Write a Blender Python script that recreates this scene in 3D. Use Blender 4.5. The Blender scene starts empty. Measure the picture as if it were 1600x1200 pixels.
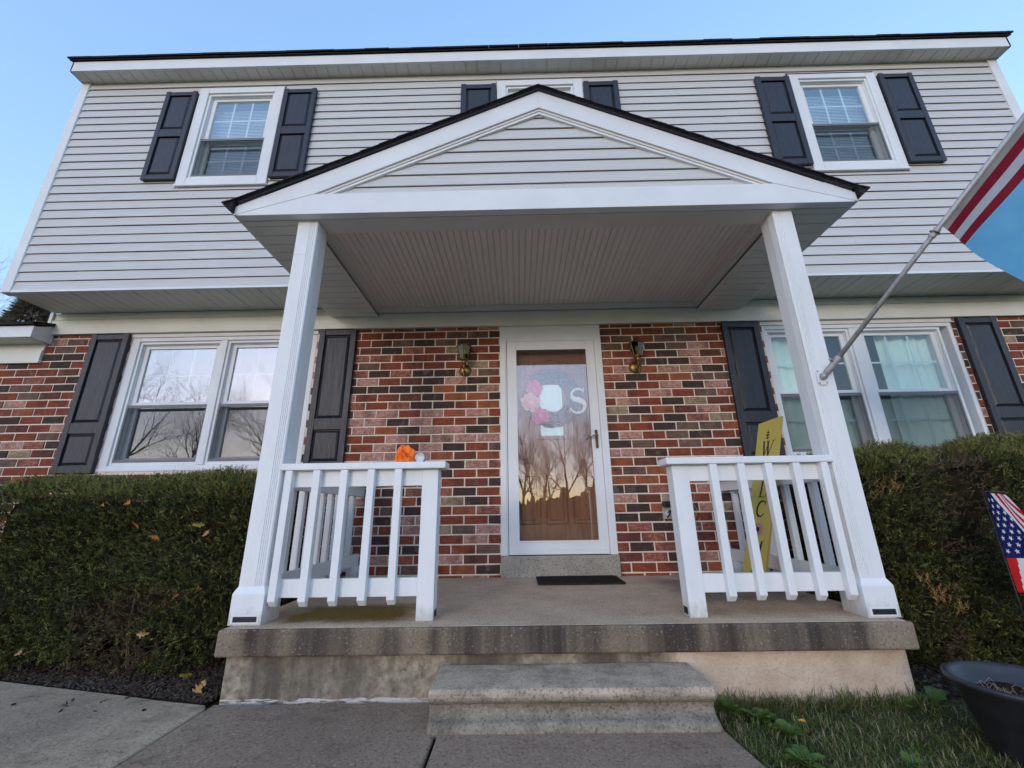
import bpy, bmesh, math, random
import numpy as np
from mathutils import Vector, Matrix

C = bpy.context.scene.collection
SC = bpy.context.scene
R = math.radians
random.seed(7)

# ------------------------------------------------------------------ camera
cam_d = bpy.data.cameras.new('camera'); cam = bpy.data.objects.new('camera', cam_d); C.objects.link(cam)
SC.camera = cam
YAW, PITCH, ROLL = -0.0111, 0.3006, -0.0150
cy_, sy_ = math.cos(YAW), math.sin(YAW)
fw = Vector((sy_*math.cos(PITCH), cy_*math.cos(PITCH), math.sin(PITCH)))
rt = Vector((cy_, -sy_, 0)); up = rt.cross(fw)
cr_, sr_ = math.cos(ROLL), math.sin(ROLL)
rt2 = rt*cr_ + up*sr_; up2 = -rt*sr_ + up*cr_
M = Matrix((( rt2.x, up2.x, -fw.x, -0.0056), (rt2.y, up2.y, -fw.y, -3.8533), (rt2.z, up2.z, -fw.z, 0.5321), (0, 0, 0, 1)))
cam.matrix_world = M
cam_d.sensor_width = 36; cam_d.lens = 645.73/1600*36; cam_d.clip_start = .02; cam_d.clip_end = 3000

# ------------------------------------------------------------------ sky, sun, exposure
w = bpy.data.worlds.new('World'); SC.world = w; w.use_nodes = True
nt = w.node_tree; nt.nodes.clear()
sky = nt.nodes.new('ShaderNodeTexSky'); sky.sky_type = 'NISHITA'; sky.sun_disc = False
SUN_EL, SUN_ROT = R(2.5), R(201)
sky.sun_elevation = SUN_EL; sky.sun_rotation = SUN_ROT; sky.altitude = 100
sky.air_density = 1.0; sky.dust_density = 1.0; sky.ozone_density = 2.0
bg = nt.nodes.new('ShaderNodeBackground'); bg.inputs[1].default_value = .15
wo = nt.nodes.new('ShaderNodeOutputWorld')
# the phone compresses the bright western glow: soft shoulder on the sky radiance, c * a / (1 + k c)
def vmath(op, a, b):
    x = nt.nodes.new('ShaderNodeVectorMath'); x.operation = op; nt.links.new(a, x.inputs[0])
    if isinstance(b, tuple): x.inputs[1].default_value = b
    else: nt.links.new(b, x.inputs[1])
    return x.outputs[0]
base_ = vmath('POWER', sky.outputs[0], (.85, .85, .85))
den = vmath('ADD', vmath('MULTIPLY', base_, (.35, .40, .36)), (1, 1, 1))
nt.links.new(vmath('DIVIDE', vmath('MULTIPLY', base_, (1.15, 1.265, 1.51)), den), bg.inputs[0])
nt.links.new(bg.outputs[0], wo.inputs[0])
sd = bpy.data.lights.new('sun', 'SUN'); sd.energy = .10; sd.angle = R(12); sd.color = (1, .86, .72)
so = bpy.data.objects.new('sun', sd); C.objects.link(so)
so.rotation_euler = (R(90-12), 0, R(-21))          # low afterglow from behind the photographer
SC.view_settings.view_transform = 'Standard'; SC.view_settings.look = 'None'
SC.view_settings.gamma = 1; SC.view_settings.use_curve_mapping = False
SC.view_settings.exposure = 3.02
SC.cycles.max_bounces = 8; SC.cycles.transparent_max_bounces = 12; SC.cycles.glossy_bounces = 4

# ------------------------------------------------------------------ materials
def lin(r, g, b):
    f = lambda c: (c/255/12.92) if c/255 <= .04045 else ((c/255+.055)/1.055)**2.4
    return (f(r), f(g), f(b), 1)
def N(m, t): return m.node_tree.nodes.new(t)
def L(m, a, b): m.node_tree.links.new(a, b)
def base_mat(name, rough=.6, spec=.4):
    m = bpy.data.materials.new(name); m.use_nodes = True
    b = m.node_tree.nodes['Principled BSDF']
    b.inputs['Roughness'].default_value = rough; b.inputs['Specular IOR Level'].default_value = spec
    return m, b
def wpos(m, scale=(1, 1, 1)):
    g = N(m, 'ShaderNodeNewGeometry'); mp = N(m, 'ShaderNodeMapping'); mp.inputs['Scale'].default_value = scale
    L(m, g.outputs['Position'], mp.inputs['Vector']); return mp.outputs[0]
def noise(m, vec, scale, detail=5, rough=.6):
    n = N(m, 'ShaderNodeTexNoise'); n.inputs['Scale'].default_value = scale; n.inputs['Detail'].default_value = detail
    n.inputs['Roughness'].default_value = rough; L(m, vec, n.inputs['Vector']); return n.outputs['Fac']
def ramp(m, fac, stops):
    r = N(m, 'ShaderNodeValToRGB'); e = r.color_ramp.elements
    e[0].position, e[0].color = stops[0]; e[1].position, e[1].color = stops[-1]
    for p, c in stops[1:-1]:
        x = e.new(p); x.color = c
    L(m, fac, r.inputs[0]); return r.outputs[0]
def mixc(m, fac, a, b, mode='MIX'):
    x = N(m, 'ShaderNodeMix'); x.data_type = 'RGBA'; x.blend_type = mode
    if isinstance(fac, (int, float)): x.inputs[0].default_value = fac
    else: L(m, fac, x.inputs[0])
    for i, v in ((6, a), (7, b)):
        if isinstance(v, tuple): x.inputs[i].default_value = v
        else: L(m, v, x.inputs[i])
    return x.outputs[2]
def math_(m, op, a, b=0., clamp=False):
    x = N(m, 'ShaderNodeMath'); x.operation = op; x.use_clamp = clamp
    for i, v in ((0, a), (1, b)):
        if isinstance(v, (int, float)): x.inputs[i].default_value = v
        else: L(m, v, x.inputs[i])
    return x.outputs[0]
def bump(m, b, h, strength=.3, dist=.01):
    x = N(m, 'ShaderNodeBump'); x.inputs['Strength'].default_value = strength; x.inputs['Distance'].default_value = dist
    L(m, h, x.inputs['Height']); L(m, x.outputs[0], b.inputs['Normal'])
def simple(name, c1, c2=None, scale=8, rough=.5, spec=.4, bstr=0, bscale=60, stretch=(1, 1, 1), metal=0, lo=.35, hi=.7):
    m, b = base_mat(name, rough, spec); b.inputs['Metallic'].default_value = metal
    v = wpos(m, stretch)
    if c2:
        L(m, ramp(m, noise(m, v, scale), [(lo, c1), (hi, c2)]), b.inputs['Base Color'])
    else: b.inputs['Base Color'].default_value = c1
    if bstr: bump(m, b, noise(m, v, bscale), bstr, .004)
    return m
def g4(a, b=None, c=None): return (a, a if b is None else b, a if c is None else c, 1)

M_trim = simple('white_trim', g4(.70, .73, .76), g4(.78, .81, .84), 2.5, .45, .35, .05, 30)
def rail_mat():
    m, b = base_mat('white_painted_wood', .5, .35)
    c = ramp(m, noise(m, wpos(m, (1, 1, .25)), 9, 5), [(.35, g4(.73, .76, .78)), (.7, g4(.81, .83, .85))])
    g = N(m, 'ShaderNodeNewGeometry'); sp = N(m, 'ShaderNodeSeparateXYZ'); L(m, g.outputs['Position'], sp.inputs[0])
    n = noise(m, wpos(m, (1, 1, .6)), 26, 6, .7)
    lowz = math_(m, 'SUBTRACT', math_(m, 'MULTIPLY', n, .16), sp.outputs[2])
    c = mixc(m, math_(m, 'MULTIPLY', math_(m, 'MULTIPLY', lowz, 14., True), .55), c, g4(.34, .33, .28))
    sc2 = noise(m, wpos(m, (1, 1, .5)), 60, 3, .6)
    c = mixc(m, ramp(m, sc2, [(.70, g4(0)), (.78, g4(.5))]), c, g4(.42, .42, .40))
    L(m, c, b.inputs['Base Color']); bump(m, b, noise(m, wpos(m, (1, 1, .25)), 45, 5), .3, .004); return m
M_rail = rail_mat()
M_railside = M_rail
M_frieze = simple('cream_trim', g4(.66, .68, .62), g4(.74, .75, .70), 3, .5)
M_soffit = simple('vinyl_soffit', g4(.70, .70, .66), g4(.77, .77, .73), 3, .5, .3, .05, 40)
M_ceil = simple('porch_ceiling_vinyl', g4(.76, .70, .65), g4(.83, .77, .72), 3, .5, .3, .05, 40, (6, .3, 1))
M_beam = simple('grey_beam_wrap', g4(.66, .64, .60), g4(.73, .71, .68), 3, .5)
M_shut = None
def shutter_mat():
    m, b = base_mat('charcoal_shutter', .42, .4)
    v = wpos(m, (5, 5, 1)); n = noise(m, v, 9, 6)
    wv = N(m, 'ShaderNodeTexWave'); wv.inputs['Scale'].default_value = 4; wv.inputs['Distortion'].default_value = 9
    wv.inputs['Detail'].default_value = 3; L(m, v, wv.inputs['Vector'])
    L(m, ramp(m, n, [(.3, g4(.018, .020, .030)), (.75, g4(.032, .036, .050))]), b.inputs['Base Color'])
    bump(m, b, wv.outputs['Fac'], .5, .002); return m
M_shut = shutter_mat()
def siding_mat():
    m, b = base_mat('vinyl_siding', .45, .35)
    g = wpos(m, (.6, 1, 9)); n = noise(m, g, 5, 4); n2 = noise(m, wpos(m, (1, 1, 1)), .5, 3)
    c = ramp(m, n, [(.3, g4(.545, .548, .545)), (.7, g4(.61, .612, .608))])
    c = mixc(m, ramp(m, n2, [(.45, g4(0)), (.75, g4(.35))]), c, g4(.53, .525, .525))
    L(m, c, b.inputs['Base Color'])
    bump(m, b, noise(m, wpos(m, (3, 1, 40)), 6, 4), .12, .002); return m
M_side = siding_mat()
M_dark = simple('dark_gap', g4(.03), None)
M_black = simple('black_shingle', g4(.010, .009, .012), g4(.035, .033, .036), 40, .9, .2, .6, 90)
M_mortar = simple('mortar', g4(.70, .59, .49), g4(.86, .74, .62), 25, .9, .1, .5, 140)
def brick_mat(name, a, b_, white=0., wcol=None, sc=14):
    m, b = base_mat(name, .85, .15)
    v = wpos(m, (1, 1, 2.2)); n = noise(m, v, sc, 5, .65)
    c = ramp(m, n, [(.32, a), (.68, b_)])
    if white:
        n2 = noise(m, wpos(m, (1.4, 1, 2.4)), 19, 7, .8)
        c = mixc(m, ramp(m, n2, [(.56-.26*white, g4(0)), (.74-.2*white, g4(1))]), c, wcol or g4(.56, .42, .36))
    burn = noise(m, wpos(m, (1, 1, .6)), 6.5, 4, .6)
    c = mixc(m, ramp(m, burn, [(.46, g4(0)), (.66, g4(.62))]), c, g4(.060, .036, .030))
    lt = noise(m, wpos(m, (1, 1, .8)), 9.5, 6, .7)
    c = mixc(m, ramp(m, lt, [(.56, g4(0)), (.74, g4(.35))]), c, g4(.48, .34, .28))
    sp = noise(m, wpos(m), 160, 2, .5)
    c = mixc(m, ramp(m, sp, [(.62, g4(0)), (.74, g4(.6))]), c, g4(.03, .018, .015))
    L(m, c, b.inputs['Base Color'])
    bump(m, b, noise(m, wpos(m, (1, 1, 3)), 70, 5, .7), .6, .004); return m
BM = {'R': brick_mat('brick_red', g4(.185, .046, .027), g4(.285, .078, .045)),
      'O': brick_mat('brick_orange', g4(.27, .078, .036), g4(.38, .125, .062)),
      'D': brick_mat('brick_dark', g4(.042, .030, .027), g4(.085, .056, .048)),
      'M': brick_mat('brick_maroon', g4(.115, .040, .030), g4(.18, .068, .052)),
      'G': brick_mat('brick_grey_brown', g4(.12, .075, .060), g4(.20, .125, .098)),
      'P': brick_mat('brick_whitewashed', g4(.30, .095, .068), g4(.42, .165, .12), .60, g4(.56, .39, .33)),
      'W': brick_mat('brick_flecked', g4(.23, .060, .038), g4(.29, .085, .058), .38, g4(.46, .27, .21)),
      'T': brick_mat('brick_tan', g4(.36, .27, .17), g4(.46, .37, .25), .5, g4(.16, .12, .08))}
def concrete(name, a, b_, streak=None, sc=3, bs=.6, rough=.9, extra=None, spk=1.):
    m, b = base_mat(name, rough, .2)
    n = noise(m, wpos(m), sc, 8, .65); c = ramp(m, n, [(.3, a), (.72, b_)])
    if streak:
        ns = noise(m, wpos(m, (1, 1, .12)), 5.5, 5, .55)
        c = mixc(m, ramp(m, ns, [(.42, g4(0)), (.62, g4(.9))]), c, streak)
    if extra: c = extra(m, c)
    f = noise(m, wpos(m), 90, 4, .7)
    c = mixc(m, ramp(m, f, [(.34, g4(.7*spk)), (.47, g4(0))]), c, g4(.05, .045, .04))
    c = mixc(m, ramp(m, f, [(.60, g4(0)), (.70, g4(.6*spk))]), c, g4(.58, .54, .48))
    L(m, c, b.inputs['Base Color'])
    h = math_(m, 'ADD', noise(m, wpos(m), 60, 6, .7), math_(m, 'MULTIPLY', n, .6))
    bump(m, b, h, bs, .006); return m
def box_mask(m, x0, x1, y0, y1, soft=.15):
    g = N(m, 'ShaderNodeNewGeometry'); s = N(m, 'ShaderNodeSeparateXYZ'); L(m, g.outputs['Position'], s.inputs[0])
    nz = math_(m, 'MULTIPLY', math_(m, 'SUBTRACT', noise(m, wpos(m), 7, 4), .5), soft*2.2)
    def edge(v, a, d):
        return math_(m, 'MULTIPLY', math_(m, 'SUBTRACT', math_(m, 'ADD', v, nz), a), d/soft, False)
    f = None
    for v, a, d in ((s.outputs[0], x0, 1), (s.outputs[0], x1, -1), (s.outputs[1], y0, 1), (s.outputs[1], y1, -1)):
        e = math_(m, 'ADD', edge(v, a, d), 0, True)
        f = e if f is None else math_(m, 'MULTIPLY', f, e)
    return f
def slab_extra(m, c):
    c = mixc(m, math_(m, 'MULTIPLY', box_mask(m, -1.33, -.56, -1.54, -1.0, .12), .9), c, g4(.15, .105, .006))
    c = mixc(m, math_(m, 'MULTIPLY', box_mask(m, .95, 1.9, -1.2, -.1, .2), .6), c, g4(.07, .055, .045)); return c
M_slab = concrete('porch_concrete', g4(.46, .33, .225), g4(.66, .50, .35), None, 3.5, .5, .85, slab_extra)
def edge_extra(m, c):
    g = N(m, 'ShaderNodeNewGeometry'); s = N(m, 'ShaderNodeSeparateXYZ'); L(m, g.outputs['Position'], s.inputs[0])
    mp = wpos(m, (1, .0, .05)); n = noise(m, mp, 3.2, 4, .6)
    dark = ramp(m, n, [(.44, g4(1)), (.58, g4(.32))])
    clean = box_mask(m, -.62, -.42, -9, 9, .06)
    dark2 = math_(m, 'MULTIPLY', dark, math_(m, 'SUBTRACT', 1., clean))
    l = box_mask(m, -9, -1.33, -9, 9, .08); r = box_mask(m, 1.62, 9, -9, 9, .08)
    dark2 = math_(m, 'MULTIPLY', dark2, math_(m, 'SUBTRACT', 1., math_(m, 'MAXIMUM', l, r)))
    return mixc(m, math_(m, 'MULTIPLY', dark2, .96), c, g4(.055, .043, .037))
M_edge = concrete('porch_edge_concrete', g4(.22, .175, .125), g4(.31, .25, .185), None, 5, .6, .9, edge_extra)
def found_extra(m, c):
    r = box_mask(m, .55, 99, -9, 9, .25)
    c = mixc(m, r, c, ramp(m, noise(m, wpos(m), 6, 6, .6), [(.3, g4(.60, .45, .33)), (.7, g4(.80, .65, .51))]))
    g = N(m, 'ShaderNodeNewGeometry'); s = N(m, 'ShaderNodeSeparateXYZ'); L(m, g.outputs['Position'], s.inputs[0])
    n = noise(m, wpos(m, (1, 1, 5)), 9, 6, .7)
    z = math_(m, 'ADD', s.outputs[2], math_(m, 'MULTIPLY', n, .030))
    wl = math_(m, 'MULTIPLY', math_(m, 'LESS_THAN', z, -.289), math_(m, 'LESS_THAN', s.outputs[0], -.3))
    wl = math_(m, 'MULTIPLY', wl, ramp(m, noise(m, wpos(m, (1, 1, 6)), 9, 5), [(.44, g4(0)), (.5, g4(1))]))
    return mixc(m, wl, c, g4(.62, .60, .56))
M_found = concrete('stucco_foundation', g4(.15, .13, .095), g4(.58, .50, .38), g4(.12, .10, .08), 22, 1.6, .95, found_extra, .3)
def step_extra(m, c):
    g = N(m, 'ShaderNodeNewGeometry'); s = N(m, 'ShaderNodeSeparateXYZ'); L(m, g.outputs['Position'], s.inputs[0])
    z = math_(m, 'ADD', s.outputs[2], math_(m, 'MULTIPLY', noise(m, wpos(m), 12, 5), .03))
    tread_lit = ramp(m, math_(m, 'MULTIPLY', math_(m, 'ADD', z, .20), 25.), [(.25, g4(0)), (.9, g4(1))])  # top of the step coloured lighter to stand in for light from above
    c = mixc(m, tread_lit, c, ramp(m, noise(m, wpos(m), 9, 7, .65), [(.3, g4(.42, .32, .225)), (.72, g4(.66, .52, .385))]))
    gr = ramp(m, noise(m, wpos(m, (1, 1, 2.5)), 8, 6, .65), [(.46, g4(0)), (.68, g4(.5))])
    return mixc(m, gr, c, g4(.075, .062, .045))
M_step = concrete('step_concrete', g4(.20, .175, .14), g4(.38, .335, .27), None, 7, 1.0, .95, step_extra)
def walk_extra(m, c):
    c = mixc(m, math_(m, 'MULTIPLY', box_mask(m, -1.468, 9, -9, 9, .02), .65), c, g4(.23, .155, .11))
    n = noise(m, wpos(m), 1.3, 7, .7); c = mixc(m, ramp(m, n, [(.48, g4(0)), (.62, g4(.65))]), c, g4(.24, .165, .115))
    n = noise(m, wpos(m, (1, 1.6, 1)), 5, 7, .7); return mixc(m, ramp(m, n, [(.54, g4(0)), (.68, g4(.6))]), c, g4(.17, .12, .085))
M_walk = concrete('walkway_concrete', g4(.38, .285, .19), g4(.60, .465, .33), None, 2.6, .9, .9, walk_extra)
M_thresh = concrete('threshold_concrete', g4(.30, .28, .235), g4(.42, .39, .33), None, 9, .5, .9)
M_soil = simple('dark_mulch', g4(.018, .012, .008), g4(.04, .028, .019), 30, .95, .1, 1.0, 60)
M_lawn = simple('lawn_soil', g4(.04, .045, .018), g4(.09, .085, .045), 3, .95, .1, 1.0, 60)
M_metal = simple('cast_grey_metal', g4(.34, .34, .36), g4(.46, .46, .47), 30, .5, .5, .3, 60, metal=.3)
M_chrome = simple('brushed_nickel', g4(.35, .32, .28), None, rough=.25, metal=1)
M_brass = simple('aged_brass', g4(.16, .10, .035), g4(.40, .27, .10), 30, .42, .5, metal=1)
M_brassd = simple('dark_brass', g4(.05, .038, .02), g4(.12, .085, .04), 40, .4, .5, metal=.9)
def wood_door():
    m, b = base_mat('stained_wood', .35, .5)
    v = wpos(m, (9, 9, .7)); n = noise(m, v, 5, 6, .6)
    L(m, ramp(m, n, [(.3, g4(.22, .080, .033)), (.7, g4(.37, .155, .070))]), b.inputs['Base Color']); return m
M_wood = wood_door()
def glass_mat(name, tint, refl, grow=.5):
    m = bpy.data.materials.new(name); m.use_nodes = True; t = m.node_tree; t.nodes.clear()
    o = N(m, 'ShaderNodeOutputMaterial'); mx = N(m, 'ShaderNodeMixShader'); tr = N(m, 'ShaderNodeBsdfTransparent'); gl = N(m, 'ShaderNodeBsdfGlossy')
    tr.inputs[0].default_value = tint; gl.inputs['Roughness'].default_value = .0; gl.inputs[0].default_value = (.97, .98, 1, 1)
    fr = N(m, 'ShaderNodeLayerWeight'); fr.inputs[0].default_value = .5
    f = math_(m, 'ADD', math_(m, 'MULTIPLY', math_(m, 'POWER', fr.outputs[1], 4.), grow), refl, True)
    # slight waviness of the pane
    bp_ = N(m, 'ShaderNodeBump'); bp_.inputs['Strength'].default_value = .06; bp_.inputs['Distance'].default_value = .003
    L(m, noise(m, wpos(m), 3.5, 2), bp_.inputs['Height']); L(m, bp_.outputs[0], gl.inputs['Normal'])
    L(m, f, mx.inputs[0]); L(m, tr.outputs[0], mx.inputs[1]); L(m, gl.outputs[0], mx.inputs[2]); L(m, mx.outputs[0], o.inputs[0])
    return m
G_storm = glass_mat('storm_door_glass', (.97, .98, .98, 1), .125)
G_left = glass_mat('window_glass', (.75, .82, .80, 1), .34)
G_right = glass_mat('tinted_window_glass', (.91, .985, .965, 1), .05)
G_up = glass_mat('upper_window_glass', (.93, .985, .985, 1), .19)
def screen_mat():
    m = bpy.data.materials.new('insect_screen'); m.use_nodes = True; t = m.node_tree; t.nodes.clear()
    o = N(m, 'ShaderNodeOutputMaterial'); mx = N(m, 'ShaderNodeMixShader'); tr = N(m, 'ShaderNodeBsdfTransparent'); df = N(m, 'ShaderNodeBsdfDiffuse')
    df.inputs[0].default_value = g4(.05, .055, .055); mx.inputs[0].default_value = .24
    L(m, tr.outputs[0], mx.inputs[1]); L(m, df.outputs[0], mx.inputs[2]); L(m, mx.outputs[0], o.inputs[0]); return m
M_screen = screen_mat()
M_screenframe = simple('grey_screen_frame', g4(.16, .165, .175), None, rough=.5)
M_curtain = simple('white_curtain', g4(.80, .83, .81), g4(.88, .90, .88), 5, .8, .2)
M_blind = simple('white_blind', g4(.86, .88, .88), None, rough=.6)
M_room = simple('dim_room', g4(.30, .38, .36), g4(.38, .46, .44), 2, .9)
def emis(name, col, s):
    m, b = base_mat(name); b.inputs['Base Color'].default_value = tuple(c*.3 for c in col[:3])+(1,)
    b.inputs['Emission Color'].default_value = col; b.inputs['Emission Strength'].default_value = s; return m

# ------------------------------------------------------------------ mesh builder
class MB:
    def __init__(s): s.v = []; s.f = []; s.m = []
    def add(s, vs, fs, mi=0):
        o = len(s.v); s.v += [tuple(v) for v in vs]; s.f += [tuple(o+i for i in f) for f in fs]; s.m += [mi]*len(fs); return s
    def box(s, x0, x1, y0, y1, z0, z1, mi=0):
        return s.add([(x0, y0, z0), (x1, y0, z0), (x1, y1, z0), (x0, y1, z0), (x0, y0, z1), (x1, y0, z1), (x1, y1, z1), (x0, y1, z1)],
                     [(0, 3, 2, 1), (4, 5, 6, 7), (0, 1, 5, 4), (1, 2, 6, 5), (2, 3, 7, 6), (3, 0, 4, 7)], mi)
    def prism(s, poly, axis, a, b, mi=0):
        # poly: list of 2d points; axis 'x': (y,z), 'y': (x,z), 'z': (x,y)
        def P(p, t):
            return (t, p[0], p[1]) if axis == 'x' else ((p[0], t, p[1]) if axis == 'y' else (p[0], p[1], t))
        n = len(poly); vs = [P(p, a) for p in poly]+[P(p, b) for p in poly]
        fs = [tuple(range(n)), tuple(range(2*n-1, n-1, -1))]+[(i, i+n, (i+1) % n+n, (i+1) % n) for i in range(n)]
        return s.add(vs, fs, mi)
    def tube(s, pts, rs, n=8, mi=0, cap=True):
        pts = [Vector(p) for p in pts]
        if isinstance(rs, (int, float)): rs = [rs]*len(pts)
        vs = []; ref = None
        for i, p in enumerate(pts):
            d = (pts[min(i+1, len(pts)-1)]-pts[max(i-1, 0)])
            if d.length < 1e-9: d = Vector((0, 0, 1))
            d.normalize()
            if ref is None: ref = Vector((0, 0, 1)) if abs(d.z) < .9 else Vector((1, 0, 0))
            a = (ref-d*ref.dot(d))
            if a.length < 1e-5: a = d.orthogonal()
            a.normalize(); b = d.cross(a); ref = a
            for k in range(n):
                t = 2*math.pi*k/n; vs.append(p+(a*math.cos(t)+b*math.sin(t))*rs[i])
        fs = []
        for i in range(len(pts)-1):
            for k in range(n): fs.append((i*n+k, i*n+(k+1) % n, (i+1)*n+(k+1) % n, (i+1)*n+k))
        if cap: fs.append(tuple(range(n-1, -1, -1))); fs.append(tuple(range((len(pts)-1)*n, len(pts)*n)))
        return s.add(vs, fs, mi)
    def lathe(s, prof, c, n=16, mi=0, ax='z'):
        vs = []; fs = []
        for r, z in prof:
            for k in range(n):
                t = 2*math.pi*k/n; a, b = r*math.cos(t), r*math.sin(t)
                vs.append((c[0]+a, c[1]+b, c[2]+z) if ax == 'z' else (c[0]+a, c[1]+z, c[2]+b))
        for i in range(len(prof)-1):
            for k in range(n): fs.append((i*n+k, i*n+(k+1) % n, (i+1)*n+(k+1) % n, (i+1)*n+k))
        return s.add(vs, fs, mi)
    def build(s, name, mats, parent=None, smooth=False, bevel=0, xf=None, seg=2):
        me = bpy.data.meshes.new(name); me.from_pydata(s.v, [], s.f)
        if not isinstance(mats, (list, tuple)): mats = [mats]
        for m in mats: me.materials.append(m)
        if len(mats) > 1: me.polygons.foreach_set('material_index', s.m)
        bm = bmesh.new(); bm.from_mesh(me); bmesh.ops.recalc_face_normals(bm, faces=bm.faces); bm.to_mesh(me); bm.free()
        if smooth: me.polygons.foreach_set('use_smooth', [True]*len(me.polygons))
        me.update()
        o = bpy.data.objects.new(name, me); C.objects.link(o)
        if xf is not None: o.matrix_world = xf
        if parent: o.parent = parent
        if bevel:
            b = o.modifiers.new('bevel', 'BEVEL'); b.width = bevel; b.segments = seg; b.limit_method = 'ANGLE'; b.angle_limit = R(35)
            b.harden_normals = False
        return o
def raw(name, V, F, mats, parent=None, mi=None, smooth=False):
    me = bpy.data.meshes.new(name); V = np.asarray(V, dtype=np.float32); F = np.asarray(F, dtype=np.int32); k = F.shape[1]
    me.vertices.add(len(V)); me.vertices.foreach_set('co', V.ravel())
    me.loops.add(F.size); me.loops.foreach_set('vertex_index', F.ravel())
    me.polygons.add(len(F)); me.polygons.foreach_set('loop_start', np.arange(len(F), dtype=np.int32)*k)
    me.polygons.foreach_set('loop_total', np.full(len(F), k, dtype=np.int32))
    for m in (mats if isinstance(mats, (list, tuple)) else [mats]): me.materials.append(m)
    if mi is not None: me.polygons.foreach_set('material_index', np.asarray(mi, dtype=np.int32))
    if smooth: me.polygons.foreach_set('use_smooth', np.ones(len(F), dtype=bool))
    me.update(); me.validate()
    o = bpy.data.objects.new(name, me); C.objects.link(o)
    if parent: o.parent = parent
    return o
def thing(name, label, cat, loc=(0, 0, 0), group=None):
    o = bpy.data.objects.new(name, None); C.objects.link(o); o.location = loc; o.empty_display_size = .1
    o['label'] = label; o['category'] = cat
    if group: o['group'] = group
    return o
def tag(o, label, cat, group=None):
    o['label'] = label; o['category'] = cat
    if group: o['group'] = group
    return o
def struct(o, kind='structure'): o['kind'] = kind; return o
def copy_obj(o, parent=None, dx=(0, 0, 0)):
    c = o.copy(); C.objects.link(c)
    if parent: c.parent = parent
    c.location = Vector(o.location)+Vector(dx); return c

GZ = -.316
# ------------------------------------------------------------------ ground and path
g = MB(); n = 60
def gh(x, y):
    z = -.345
    return z + .012*math.sin(x*2.3+y*1.7)*math.cos(y*2.9-x) if abs(x) < 8 and -8 < y < 3 else z
xs = [-400, -60, -20]+[-9+i*.3 for i in range(61)]+[20, 60, 400]; ys = [-400, -60, -20]+[-8+i*.3 for i in range(31)]+[3, 10, 60, 400]
vs = [(x, y, gh(x, y)) for y in ys for x in xs]; nx = len(xs)
fs = [(j*nx+i, j*nx+i+1, (j+1)*nx+i+1, (j+1)*nx+i) for j in range(len(ys)-1) for i in range(nx-1)]
struct(MB().add(vs, fs).build('ground', M_lawn))
# walkway: three cast slabs side by side with open joints
path = MB().box(-1.43, .80, -7, -1.55, -.40, -.337).build('path', M_soil); struct(path)
def slab_piece(poly, z1=GZ):
    o = MB().prism(poly, 'z', -.42, z1).build('paving_slab', M_walk, path, bevel=.008); return o
slab_piece([(-1.475, -1.60), (-1.475, -7), (-4.5, -7), (-6.5, -3.0), (-5.2, -1.05), (-4.2, -1.06), (-3.5, -1.12), (-2.888, -1.232), (-2.342, -1.362), (-2.022, -1.437), (-1.768, -1.505), (-1.50, -1.563)])
slab_piece([(-1.462, -1.56), (-1.462, -7), (-.362, -7), (-.362, -1.60), (-.362, -1.56)])
slab_piece([(-.349, -1.56), (-.349, -7), (1.02, -7), (.95, -3.2), (.83, -2.1), (.80, -1.80), (.79, -1.56)])
# mulch beds
struct(MB().prism([(-5.6, -1.0), (-4.2, -1.05), (-3.5, -1.10), (-2.888, -1.22), (-2.342, -1.35), (-2.022, -1.425), (-1.53, -1.55), (-1.46, -.0), (-6, .0)], 'z', -.42, -.325).build('mulch_bed', M_soil))
struct(MB().prism([(1.90, -1.50), (2.6, -1.62), (3.6, -1.7), (6.5, -1.6), (6.5, 0), (1.9, 0)], 'z', -.42, -.325).build('mulch_bed', M_soil))

# ------------------------------------------------------------------ porch platform and step
plat = thing('porch_platform', 'raised grey concrete porch platform with stained front edge', 'porch platform', (.2, -.8, GZ))
I = Matrix.Translation((-.2, .8, -GZ))
def rel(o, par):
    o.parent = par; o.matrix_parent_inverse = par.matrix_world.inverted(); return o
bpy.context.view_layer.update()
def bld(mb, name, mats, par, **k):
    o = mb.build(name, mats, None, **k)
    if par: o.parent = par; o.matrix_parent_inverse = Matrix.Translation(-Vector(par.location)) if par.parent is None and par.type == 'EMPTY' else Matrix.Identity(4)
    return o
bld(MB().box(-1.49, 1.885, -1.588, -.004, -.119, 0), 'porch_slab', M_edge, plat, bevel=.012, seg=3)
bld(MB().box(-1.47, 1.865, -1.566, -.006, -.02, .002), 'slab_top', M_slab, plat)
bld(MB().box(-1.455, 1.85, -1.539, -.01, -.5, -.121), 'foundation_wall', M_found, plat, bevel=.006)
st = thing('porch_step', 'rough precast concrete step with rounded nosing below the porch edge', 'step', (.2, -1.7, GZ))
zt = -.1676
prof = [(-1.542, zt), (-1.80, zt)]+[(-1.825-.028*math.sin(a), zt-.028+.028*math.cos(a)) for a in [i*math.pi/8 for i in range(1, 9)]]
prof += [(-1.818, zt-.062), (-1.812, zt-.085), (-1.822, zt-.106), (-1.845, zt-.114), (-1.857, zt-.122), (-1.862, -.335), (-1.542, -.335)]
stepo = MB().prism(prof, 'x', -.395, .792)
o = bld(stepo, 'step_block', M_step, st, bevel=.012, seg=3)

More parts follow.
